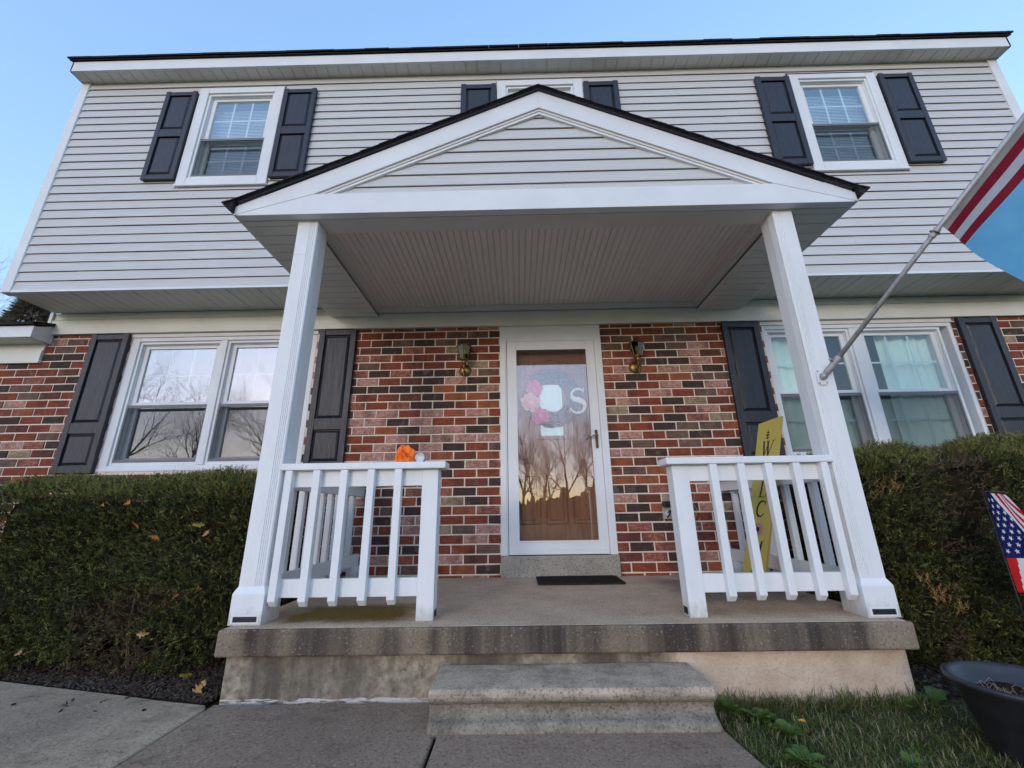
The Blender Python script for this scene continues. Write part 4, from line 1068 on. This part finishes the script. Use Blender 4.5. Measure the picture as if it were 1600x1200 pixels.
for j in range(nv):
    for i in range(nu): groups[stripe_id((i+.5)/nu, (j+.5)/nv)].append((j*(nu+1)+i, j*(nu+1)+i+1, (j+1)*(nu+1)+i+1, (j+1)*(nu+1)+i))
for k, nm, mt in ((0, 'navy_canton', Gb), (1, 'red_stripes', Gr), (2, 'white_stripes', Gw)):
    used = sorted({v for f in groups[k] for v in f}); mp = {v: i for i, v in enumerate(used)}
    MB().add([vs[v] for v in used], [tuple(mp[v] for v in f) for f in groups[k]]).build(nm, mt, gfl, smooth=True)
m = MB(); rg = random.Random(2)
for j in range(9):
    for i in range(6):
        u = .07+i*.145+(.07 if j % 2 else 0); v = .075+j*.066
        if v > .63 or u > .26+.85*v**1.15 or u > .95: continue
        r_ = .0135; a0 = rg.uniform(0, 1)
        pts = [gp(u+(r_ if k % 2 == 0 else r_*.42)*math.cos(a0+k*math.pi/5)/.31, v+(r_ if k % 2 == 0 else r_*.42)*math.sin(a0+k*math.pi/5)/.47, .0012) for k in range(10)]
        m.add(pts, [tuple(range(10))])
m.build('stars', Gw, gfl)

# ------------------------------------------------------------------ bucket
bk = thing('plastic_tub', 'charcoal plastic planter tub with dry stalks on the grass at the right edge', 'tub', (1.872, -2.02, -.345))
M_tub = simple('charcoal_plastic', g4(.020, .022, .028), g4(.035, .037, .045), 20, .38, .5, .1, 40)
prof = [(.0, .0), (.135, .0), (.142, .006), (.205, .222), (.217, .226), (.224, .236), (.225, .246), (.216, .250), (.203, .236), (.150, .05), (.0, .05)]
MB().lathe(prof, (0, 0, 0), 56).build('tub_shell', M_tub, bk, smooth=True)
sm = MB(); rg = random.Random(12)
V_ = [(0, 0, .185)]+[(q*math.cos(a*.2618), q*math.sin(a*.2618), .180+rg.uniform(-.008, .012)) for q in (.06, .12, .18) for a in range(24)]
F_ = [(0, 1+a, 1+(a+1) % 24) for a in range(24)]+[(1+k*24+a, 1+k*24+(a+1) % 24, 1+(k+1)*24+(a+1) % 24, 1+(k+1)*24+a) for k in range(2) for a in range(24)]
V_[-24:] = [(v[0]*1.045, v[1]*1.045, v[2]) for v in V_[-24:]]
sm.add(V_, F_).build('potting_soil', M_soil, bk)
m = MB()
for k in range(46):
    a = rg.random()*6.28; r0 = rg.uniform(.02, .15); x, y = r0*math.cos(a), r0*math.sin(a); b = rg.random()*6.28
    m.tube([(x, y, .185), (x+.02*math.cos(b), y+.02*math.sin(b), .200+rg.uniform(0, .02)), (x+.05*math.cos(b), y+.05*math.sin(b), .192)], rg.uniform(.0007, .0015), 4)
o = m.build('dry_stalks', simple('dry_stalk', g4(.16, .12, .08), g4(.42, .37, .30), 60, .9), bk); o['kind'] = 'stuff'

# ------------------------------------------------------------------ vegetation
def leafmat(name, a, b, transl=.3, sc=25):
    m = bpy.data.materials.new(name); m.use_nodes = True; t = m.node_tree; t.nodes.clear()
    o = N(m, 'ShaderNodeOutputMaterial'); mx = N(m, 'ShaderNodeMixShader'); tl = N(m, 'ShaderNodeBsdfTranslucent'); p = N(m, 'ShaderNodeBsdfPrincipled')
    p.inputs['Roughness'].default_value = .5; p.inputs['Specular IOR Level'].default_value = .35
    c = ramp(m, noise(m, wpos(m), sc, 3), [(.32, a), (.7, b)])
    L(m, c, tl.inputs[0]); L(m, c, p.inputs['Base Color']); mx.inputs[0].default_value = transl
    L(m, p.outputs[0], mx.inputs[1]); L(m, tl.outputs[0], mx.inputs[2]); L(m, mx.outputs[0], o.inputs[0]); return m
V_a = leafmat('yew_dark', g4(.020, .028, .009), g4(.058, .070, .019), .3, 7); V_b = leafmat('yew_mid', g4(.060, .072, .018), g4(.125, .135, .034), .3, 7); V_c = leafmat('yew_tip', g4(.17, .18, .04), g4(.30, .30, .08), .3, 9); V_d = leafmat('yew_brown', g4(.09, .055, .030), g4(.18, .11, .06))
M_twigb = simple('hedge_twig', g4(.09, .065, .045), g4(.24, .18, .13), 30, .9)
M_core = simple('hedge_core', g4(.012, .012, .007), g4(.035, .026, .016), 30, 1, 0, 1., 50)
def nrm(v): return v/np.maximum(np.linalg.norm(v, axis=1, keepdims=True), 1e-9)
def lump(p, seed, f=3.2):
    r = np.random.RandomState(seed); s = np.zeros(len(p))
    for k in range(7):
        w_ = r.normal(size=3)*f*(1+.45*k); s += np.sin(p@w_+r.rand()*6.28)/(1+.5*k)
    return s/2.6
def hedge(x0, x1, y0, y1, z0, z1, rad, N_, seed, label, zslope=0.):
    r = np.random.RandomState(seed)
    t = thing('yew_hedge', label, 'hedge', ((x0+x1)/2, (y0+y1)/2, z0))
    c = np.array([(x0+x1)/2, (y0+y1)/2, (z0+z1)/2]); hx = np.array([(x1-x0)/2, (y1-y0)/2, (z1-z0)/2])
    A = np.array([4*hx[1]*hx[2]*.6, 4*hx[0]*hx[2]*1.0, 4*hx[0]*hx[1]*.9])
    ax = r.choice(3, N_, p=A/A.sum()); u = r.uniform(-1, 1, (N_, 3)); sgn = np.where(r.rand(N_) < .5, -1., 1.)
    sgn[ax == 2] = np.where(r.rand((ax == 2).sum()) < .93, 1, -1); sgn[ax == 1] = np.where(r.rand((ax == 1).sum()) < .85, -1, 1)
    u[np.arange(N_), ax] = sgn; p = u*hx
    inner = hx-rad; q = np.clip(p, -inner, inner); d = nrm(p-q)
    base = q+d*rad
    # a hedge that flares a bit toward the bottom centre and thins near the ground
    l1 = lump(base+c, seed, 3.0); l2 = lump(base+c, seed+1, 9.0)
    depth = np.abs(r.normal(0, .035, N_))
    P = base+d*(.070*l1+.030*l2-depth)[:, None]+c
    P[:, 2] += zslope*(P[:, 0]-c[0])
    # keep fewer sprigs in the bald patches and low down
    bald = lump(P, seed+2, 4.2); low = (P[:, 2]-z0)/(z1-z0)
    keep = (r.rand(N_) < np.clip(1.1-1.2*np.clip(bald-.12, 0, 1), .34, 1)) & (r.rand(N_) < np.clip(low*6+.5, 0, 1)) & (P[:, 2] > GZ-.02)
    P, d, bald, low, l1, l2, depth = P[keep], d[keep], bald[keep], low[keep], l1[keep], l2[keep], depth[keep]; n = len(P)
    D = nrm(d*.8+r.normal(0, .45, (n, 3))+np.array([0, 0, .45])); S_ = nrm(np.cross(D, r.normal(size=(n, 3))))
    V = []; F = []; MI = []
    mi0 = np.where(r.rand(n) < .50, 0, 1); tip = (r.rand(n) < np.where(d[:, 2] > .45, .62, .16)*(depth < .045)); mi0[tip] = 2
    mi0[(bald > .35) & (r.rand(n) < .55)] = 3; mi0[r.rand(n) < .03] = 3
    off = 0; Ls = r.uniform(.020, .040, n)
    for k in range(7):
        tt = (k+.5)/7; side = 1 if k % 2 else -1
        b = P+D*(Ls*1.5*tt)[:, None]; nd = nrm(D*.75+S_*side*.9+r.normal(0, .15, (n, 3))); ln = Ls*.62*(1-.45*tt)*r.uniform(.8, 1.2, n); wd = nrm(np.cross(nd, r.normal(size=(n, 3))))*(.0024+.0012*r.rand(n))[:, None]
        a0 = b-wd; a1 = b+wd; a2 = b+nd*ln[:, None]
        V += [np.stack([a0, a1, a2], 1).reshape(-1, 3)]; F += [np.arange(n*3).reshape(-1, 3)+off]; off += n*3; MI += [mi0]
    o = raw('foliage', np.concatenate(V)-np.array(t.location), np.concatenate(F), [V_a, V_b, V_c, V_d], t, np.concatenate(MI)); o['kind'] = 'stuff'
    # dark inner mass
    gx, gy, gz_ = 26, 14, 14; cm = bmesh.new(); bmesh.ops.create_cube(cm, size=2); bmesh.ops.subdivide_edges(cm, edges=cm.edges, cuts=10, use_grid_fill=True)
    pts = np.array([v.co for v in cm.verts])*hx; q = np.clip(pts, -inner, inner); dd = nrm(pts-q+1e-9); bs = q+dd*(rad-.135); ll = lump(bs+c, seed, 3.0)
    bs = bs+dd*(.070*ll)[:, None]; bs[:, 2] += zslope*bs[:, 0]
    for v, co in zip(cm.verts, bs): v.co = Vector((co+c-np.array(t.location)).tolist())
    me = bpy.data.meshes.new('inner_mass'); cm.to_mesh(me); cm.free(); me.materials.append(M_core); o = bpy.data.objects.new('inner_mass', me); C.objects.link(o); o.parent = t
    # twigs showing
    m = MB(); rg_ = random.Random(seed)
    for k in range(1100):
        i = rg_.randrange(n)
        if bald[i] < .12 and rg_.random() < .8: continue
        p = Vector((P[i]-np.array(t.location)).tolist()); dv = Vector(d[i].tolist()); s0 = p-dv*.08; e = p+dv*rg_.uniform(-.01, .035)+Vector((rg_.uniform(-.05, .05), rg_.uniform(-.03, .03), rg_.uniform(0, .07)))
        mid = (s0+e)/2+Vector((rg_.uniform(-.02, .02), rg_.uniform(-.02, .02), rg_.uniform(-.02, .02)))
        m.tube([s0, mid, e], [.0032, .0024, .0012], 4, cap=False)
    for k in range(26):
        x = rg_.uniform(x0+.15, x1-.15); y = rg_.uniform(y0+.12, (y0+y1)/2); p = Vector((x, y, GZ-.02))-Vector(t.location)
        m.tube([p, p+Vector((rg_.uniform(-.06, .06), rg_.uniform(-.04, .02), .22)), p+Vector((rg_.uniform(-.14, .14), rg_.uniform(-.08, .02), .48))], [.009, .007, .004], 5, cap=False)
    o = m.build('branches', M_twigb, t); o['kind'] = 'stuff'
    return P, d
PL, dL = hedge(-3.52, -1.60, -1.22, -.14, -.33, .805, .26, 30000, 21, 'clipped dark yew hedge with bare brown patches left of the porch')
PR, dR = hedge(2.07, 5.0, -1.28, -.14, -.34, .925, .20, 38000, 22, 'clipped dark yew hedge right of the porch behind the garden flag', .03)
# caught autumn leaves (each a small lobed leaf)
lfm = [simple('amber_leaf', g4(.30, .12, .02), g4(.44, .20, .04), 60, .7), simple('tan_leaf', g4(.36, .20, .075), g4(.52, .33, .14), 60, .7), simple('yellow_leaf', g4(.34, .24, .035), g4(.46, .34, .07), 60, .7)]
def leaf_mesh(mt, r_=.04, seed=0):
    # a withered oak leaf: a curled blade with uneven lobes either side of the midrib
    rr = random.Random(seed); L_ = r_*2.1; vs = []; n = 9
    for k in range(n+1):
        t = k/n; wd = r_*(.62*math.sin(math.pi*min(1, t*1.05+.04)))*(1. if k % 2 else .42)*rr.uniform(.75, 1.2)
        z = L_*(t-.5); cu = .55*r_*math.sin(t*3.0+seed); vs += [(-wd, cu-.35*wd, z+wd*.35), (0, cu, z), (wd*rr.uniform(.8, 1.1), cu-.45*wd, z+wd*.35)]
    fs = [(3*k+i, 3*k+i+1, 3*k+i+4, 3*k+i+3) for k in range(n) for i in (0, 1)]
    me = bpy.data.meshes.new('dead_leaf'); me.from_pydata(vs, [], fs); me.materials.append(mt); me.update(); return me
lms = [leaf_mesh(lfm[i % 3], .030, i) for i in range(6)]
def ray(u, v, y):
    d = fw+rt2*((u-800)/645.73)-up2*((v-600)/645.73); o = Vector((-.0056, -3.8533, .5321)); return o+d*((y-o.y)/d.y)
LEAF = [(210, 822, -1.27, 0, 'amber dead leaf caught high in the middle of the left hedge'), (240, 840, -1.27, 0, 'amber dead leaf caught just right of the hedge middle'), (167, 787, -1.25, 0, 'amber dead leaf near the top of the left hedge'),
        (198, 785, -1.25, 0, 'second amber leaf near the top of the left hedge'), (288, 806, -1.26, 2, 'yellow leaf caught near the right end of the left hedge'), (311, 820, -1.26, 2, 'pale yellow leaf at the upper right of the left hedge'),
        (322, 833, -1.26, 1, 'small tan leaf nearest the porch post in the left hedge'), (306, 920, -1.26, 0, 'orange leaf halfway down near the porch post'), (274, 930, -1.26, 0, 'small orange leaf halfway down the left hedge'),
        (225, 990, -1.28, 1, 'tan leaf spray low on the left hedge'), (30, 1018, -1.20, 1, 'tan leaf low at the left end of the hedge'), (291, 1054, -1.30, 2, 'yellow leaf low above the mulch'), (318, 1068, -1.34, 1, 'tan leaf on the mulch beside the porch foundation')]
for u, v, y, mi_, lb in LEAF:
    o = bpy.data.objects.new('dead_leaf', lms[(mi_+3*(u % 2)) % 6]); C.objects.link(o); o.location = ray(u, v, y); o.rotation_euler = (R((u*7) % 70-35), R((v*37) % 180), R((u*3) % 70-35))
    s_ = .7 if 'small' in lb else .95; o.scale = (s_,)*3; tag(o, lb, 'leaf', 'autumn leaves caught in the hedge')
def big_leaf(u, v, y, lb):
    o = bpy.data.objects.new('dead_leaf', lms[1]); C.objects.link(o); o.location = ray(u, v, y); o.scale = (1.6,)*3; o.rotation_euler = (R(-15), R(40), 0); tag(o, lb, 'leaf', 'autumn leaves caught in the hedge')
big_leaf(306, 1081, -1.43, 'largest tan oak leaf lying beside the porch foundation')
# dead sprigs in the right hedge
m = MB(); rg = random.Random(6)
for (u, v, n_) in ((1475, 935, 16), (1452, 918, 7), (1500, 955, 6), (1395, 760, 9), (1378, 770, 6)):
    for k in range(n_):
        c0 = ray(u+rg.uniform(-16, 16), v+rg.uniform(-12, 12), -1.38); b0 = rg.uniform(-.6, .6)
        for j in range(7):
            s_ = c0+Vector((math.sin(b0)*.007*j, -.002*j, .006*j)); e = s_+Vector((rg.uniform(-.022, .022), rg.uniform(-.01, .01), rg.uniform(.004, .02))); m.add([s_+Vector((.0016, 0, 0)), s_-Vector((.0016, 0, 0)), e], [(0, 1, 2)])
tag(m.build('dead_sprigs', simple('dead_sprig_brown', g4(.34, .16, .05), g4(.46, .25, .09), 40, .8)), 'dry orange brown sprigs sticking out of the right hedge', 'dead foliage')

# grass
GA = leafmat('grass_green', g4(.09, .13, .022), g4(.17, .22, .05), .35, 6); GB = leafmat('grass_dark', g4(.045, .07, .015), g4(.09, .125, .030), .35, 6); GC = leafmat('grass_straw', g4(.26, .22, .12), g4(.40, .34, .20), .3, 6)
def grass(x0, x1, y0, y1, n, h0, h1, seed, fn=None, name='grass', mats=(GA, GB, GC), wts=(.44, .32, .24)):
    r = np.random.RandomState(seed); P = np.stack([r.uniform(x0, x1, n), r.uniform(y0, y1, n), np.full(n, -.350)], 1)
    if fn is not None: P = P[fn(P)]; n = len(P)
    h = r.uniform(h0, h1, n)*(1+.4*lump(P, seed, 2.5)); a = r.rand(n)*6.283; lean = r.uniform(.1, 1.7, n)
    D = np.stack([np.cos(a)*lean, np.sin(a)*lean, np.ones(n)], 1); D = nrm(D); w_ = np.stack([-np.sin(a), np.cos(a), np.zeros(n)], 1)*(.0011+.0011*r.rand(n))[:, None]
    m1 = P+D*(h*.55)[:, None]; tp = P+D*h[:, None]*.9+np.stack([np.cos(a), np.sin(a), -.3*np.ones(n)], 1)*(h*.4*lean)[:, None]
    V = np.stack([P-w_, P+w_, m1+w_*.8, m1-w_*.8, tp], 1).reshape(-1, 3); b = np.arange(n)*5
    F = np.concatenate([np.stack([b, b+1, b+2], 1), np.stack([b, b+2, b+3], 1), np.stack([b+3, b+2, b+4], 1)]); mi = r.choice(3, n, p=wts); mi = np.concatenate([mi]*3)
    o = raw(name, V, F, list(mats), None, mi); o['kind'] = 'stuff'; return o
edge = lambda P: P[:, 0] > np.interp(-P[:, 1], [1.5, 1.8, 2.1, 3.2, 7], [.80, .81, .845, .965, 1.03])
tag(grass(.78, 4.0, -3.6, -1.56, 95000, .012, .050, 31, edge), 'shaggy green and straw lawn right of the step', 'grass')
tag(grass(.80, 1.90, -1.64, -1.545, 1400, .05, .13, 32, None, 'tall_grass'), 'longer grass blades growing against the foundation', 'grass')
rg = random.Random(77); m = MB()
def chip(x, y, z):
    a = rg.random()*6.28; l, w2, h = rg.uniform(.005, .017), rg.uniform(.002, .005), rg.uniform(.001, .004); t_ = rg.uniform(-.5, .5)
    dx, dy = math.cos(a), math.sin(a); c = [(dx*l*s1-dy*w2*s2, dy*l*s1+dx*w2*s2, t_*l*s1) for s1, s2 in ((-1, -1), (1, -.7), (1, .8), (-1, 1))]
    m.add([(x+p[0], y+p[1], z+p[2]+h) for p in c]+[(x+p[0], y+p[1], z+p[2]-h) for p in c], [(0, 1, 2, 3), (0, 4, 5, 1), (1, 5, 6, 2), (2, 6, 7, 3), (3, 7, 4, 0)], rg.choice([0, 0, 1, 2]))
for k in range(6500):
    x = rg.uniform(-4.4, -1.50); yf = np.interp(x, [-4.4, -3.5, -2.888, -2.342, -2.022, -1.5], [-1.04, -1.10, -1.22, -1.35, -1.42, -1.54]); chip(x, rg.uniform(yf+.005, yf+.55), -.320)
for k in range(1500): chip(rg.uniform(1.92, 3.2), rg.uniform(-1.62, -1.0), -.320)
for k in range(14): chip(rg.uniform(-3.2, -1.5), rg.uniform(-1.65, -1.45), GZ+.003)
o = m.build('mulch_chips', [simple('chip_dark', g4(.03, .020, .014), g4(.07, .045, .03), 40, .95), simple('chip_brown', g4(.055, .034, .022), g4(.10, .062, .04), 40, .95), simple('chip_grey', g4(.075, .06, .048), g4(.14, .115, .09), 40, .95)])
o['kind'] = 'stuff'; tag(o, 'loose bark chips spread under the hedges', 'mulch')
# broad leaved weeds
def weed(x, y, s, seed, mt, label, n=12, h=.5):
    rr = random.Random(seed); m = MB()
    for k in range(n):
        a = 2*math.pi*k/n+rr.uniform(-.3, .3); Ln = s*rr.uniform(.40, .95); wd = Ln*rr.uniform(.22, .32); el = rr.uniform(.2, 1.1)*h*2; d = Vector((math.cos(a), math.sin(a), el)).normalized(); sd_v = Vector((-math.sin(a), math.cos(a), 0))
        o_ = Vector((0, 0, 0)); rows = []
        for j, (t_, w2) in enumerate(((.0, .05), (.3, .45), (.5, 1.0), (.65, .8), (.8, .9), (1., .08))):
            c = o_+d*Ln*t_+Vector((0, 0, -Ln*.35*t_*t_)); rows += [c-sd_v*wd*w2+Vector((0, 0, .15*wd)), c+Vector((0, 0, -.1*wd)), c+sd_v*wd*w2+Vector((0, 0, .15*wd))]
        fs = []
        for j in range(5):
            for i in range(2): fs.append((j*3+i, j*3+i+1, (j+1)*3+i+1, (j+1)*3+i))
        m.add(rows, fs)
    o = m.build('weed', mt); o.location = (x, y, -.345); return tag(o, label, 'weed')
W1 = leafmat('weed_green', g4(.07, .14, .03), g4(.15, .25, .06), .35); W2 = leafmat('dock_green', g4(.08, .15, .04), g4(.14, .23, .06), .35)
weed(1.01, -1.70, .11, 1, W1, 'dense leafy weed clump at the right corner of the step', 26, .9); weed(1.07, -1.83, .10, 2, W1, 'leafy weed with a dandelion beside the walkway', 22, .7); weed(.93, -1.62, .10, 3, W1, 'dark weed growing where step meets foundation', 18, 1.0)
weed(1.72, -1.62, .13, 4, W2, 'upright dock leaves in front of the foundation corner', 6, 1.4); weed(1.88, -1.60, .14, 5, W2, 'broad pale dock plant at the foundation corner', 7, 1.4); weed(1.36, -2.05, .08, 6, W2, 'small pale green weed rosette in the lawn', 8, .8); weed(1.0, -2.02, .11, 7, W1, 'leafy weed patch along the walkway edge', 24, .6); weed(1.15, -2.2, .09, 8, W1, 'low weed patch in the lawn near the bottom', 20, .5)
dn = thing('dandelion', 'single yellow dandelion flower in the weeds beside the step', 'dandelion', (1.065, -1.93, -.34))
MB().tube([(0, 0, 0), (.006, -.004, .05), (.003, -.008, .088)], .0018, 5).build('stalk', W2, dn)
m = MB()
for k in range(26):
    a = k*2.4; q = .004+.010*(k/26); m.add([(.003, -.008, .088), (.003+q*math.cos(a)-.002*math.sin(a), -.008+q*math.sin(a)+.002*math.cos(a), .093), (.003+q*1.2*math.cos(a), -.008+q*1.2*math.sin(a), .095-.004*k/26), (.003+q*math.cos(a)+.002*math.sin(a), -.008+q*math.sin(a)-.002*math.cos(a), .093)], [(0, 1, 2, 3)])
m.build('petals', simple('dandelion_yellow', g4(.75, .42, .02), g4(.85, .55, .03), 60, .6), dn)

# ------------------------------------------------------------------ trees
M_bark = simple('bark', g4(.06, .045, .035), g4(.13, .10, .08), 6, .95, .1, .6, 30)
M_twigt = simple('fine_twigs', g4(.075, .05, .04), g4(.14, .10, .08), 2, .95, .1)
def tree_meshes(h, seed, levels=5, spread=.55, nbr=4):
    r = random.Random(seed); T = MB(); B = MB()
    def grow(p, d, ln, rad, lv):
        n = 4 if lv < 3 else (3 if lv < 5 else 2); pts = [p]; rs = [rad]; q = p.copy(); dd = d.copy(); kids = []
        for i in range(n):
            dd = (dd+Vector((r.gauss(0, .13), r.gauss(0, .13), r.gauss(.05, .08)))).normalized(); q = q+dd*ln/n; pts.append(q.copy()); rs.append(rad*(1-.62*(i+1)/n))
            kids.append((q.copy(), dd.copy(), rs[-1]))
        (T if lv == 0 else B).tube(pts, rs, 8 if lv == 0 else (5 if lv < 3 else 3), cap=False)
        if lv >= levels: return
        k = nbr
        for j in range(k):
            i = min(n-1, int((j+1)/(k)*n*.999)) if lv > 0 else r.choice([1, 2, 3, 3]); bp_, bd, br = kids[i]; a = r.random()*6.283
            o_ = bd.orthogonal().normalized(); o_ = Matrix.Rotation(a, 3, bd)@o_; nd = (bd*(1-spread*.6)+o_*r.uniform(.45, 1.0)*spread*1.35+Vector((0, 0, .12))).normalized()
            grow(bp_, nd, ln*r.uniform(.50, .78), br*r.uniform(.6, .8), lv+1)
    grow(Vector((0, 0, 0)), Vector((0, 0, 1)), h*.42, h*.016, 0)
    return T, B
protos = []
for i, (h, sd0, lv, sp0, nb) in enumerate(((9, 41, 6, .58, 5), (10, 42, 6, .50, 5))):
    T, B = tree_meshes(h, sd0, lv, sp0, nb)
    tm = bpy.data.meshes.new('trunk'); tm.from_pydata(T.v, [], T.f); tm.materials.append(M_bark); tm.update(); cmh = bpy.data.meshes.new('crown'); cmh.from_pydata(B.v, [], B.f); cmh.materials.append(M_twigt); cmh.update(); protos.append((tm, cmh))
def place_tree(i, x, y, s, rz, label, z=-.4, grp='bare trees across the street'):
    t = thing('bare_tree', label, 'tree', (x, y, z), grp); t.scale = (s,)*3; t.rotation_euler = (0, 0, rz)
    for nm, me in zip(('trunk', 'crown'), protos[i % 2]):
        o = bpy.data.objects.new(nm, me); C.objects.link(o); o.parent = t
place_tree(0, -23.9, 12, 1.45, .4, 'bare tree showing left of the house beyond the side wing', grp='bare trees behind the house')
for k, (i, x, y, s, rz, lb) in enumerate(((0, -15.5, -15, .92, 1.0, 'nearest bare tree mirrored in the left window'), (1, -23, -19, 1.25, 2.0, 'tall bare tree mirrored at the far edge of the left window'),
        (1, .3, -27, .92, .3, 'dense bare tree mirrored at the left of the door glass'), (2, 2.0, -31, .92, 1.3, 'bare tree mirrored just left of the door centre'), (0, 5.2, -26, 1.0, 2.2, 'open bare tree mirrored at the right of the door glass'),
        (2, 8.8, -32, 1.3, .9, 'bare tree mirrored beside the door handle'), (1, 3.6, -44, 1.0, 3.1, 'distant bare tree mirrored low in the door glass'), (0, -11.5, -22, 1.05, 4.0, 'bare tree mirrored between the two left panes'),
        (1, 13, -24, .85, 5.0, 'bare tree mirrored in the right window'), (2, -19, -27, 1.45, .1, 'broad bare tree mirrored low in the left window'), (0, 21, -30, 1.1, 1.7, 'bare tree far along the street to the right'), (2, -1.6, -38, 1.3, 4.4, 'distant bare tree mirrored at the left edge of the door glass'),
        (1, 4.6, -36, 1.15, 2.6, 'bushy bare tree mirrored right of the door centre'), (0, 1.2, -33, 1.0, 5.2, 'bushy bare tree mirrored in the left third of the door glass'), (1, 6.9, -41, 1.2, .9, 'far bare tree mirrored low by the door hinge side'))):
    place_tree(i, x, y, s, rz, lb)
# far hedge line and lawn rise across the street seen only in the glass
V_far = simple('far_brush', g4(.035, .028, .02), g4(.07, .055, .04), .6, .95)
rg = random.Random(9); m = MB(); x = -90
pts = []
while x < 90: pts.append((x, 1.1+1.1*rg.random()+2.0*rg.random()**3+.5*math.sin(x*.21))); x += rg.uniform(.12, .5)
m.prism([(90, -1)]+[(-90, -1)]+pts, 'y', -62, -58)
struct(m.build('far_woodland', V_far), 'stuff'); bpy.data.objects['far_woodland']['label'] = 'low dark line of brush across the street'; bpy.data.objects['far_woodland']['category'] = 'woodland'
# evergreen behind the wing
r = np.random.RandomState(3); n = 16000
hh = r.rand(n)**.8; aa = r.rand(n)*6.283; rad = (1-hh)*2.6*(.55+.45*r.rand(n)**.4)*(1+.22*np.sin(aa*5+hh*21)); P = np.stack([rad*np.cos(aa), rad*np.sin(aa), 1.2+hh*8.3], 1); n = 9000; P = P[:n]; aa = aa[:n]
D = nrm(np.stack([np.cos(aa), np.sin(aa), -.25+r.normal(0, .4, n)], 1)); w_ = nrm(np.cross(D, r.normal(size=(n, 3))))*.05; tp = P+D*r.uniform(.18, .42, n)[:, None]
V = np.stack([P-w_, P+w_, tp], 1).reshape(-1, 3)
evt = thing('evergreen_tree', 'brownish evergreen tree top showing above the side wing roof', 'tree', (-20.9, 12, .9))
raw('crown', V, np.arange(n*3).reshape(-1, 3), [leafmat('spruce_olive', g4(.10, .085, .055), g4(.20, .165, .11), .3, 1.2)], evt); MB().tube([(0, 0, 0), (0, 0, 9.2)], [.22, .04], 8).build('trunk', M_bark, evt)
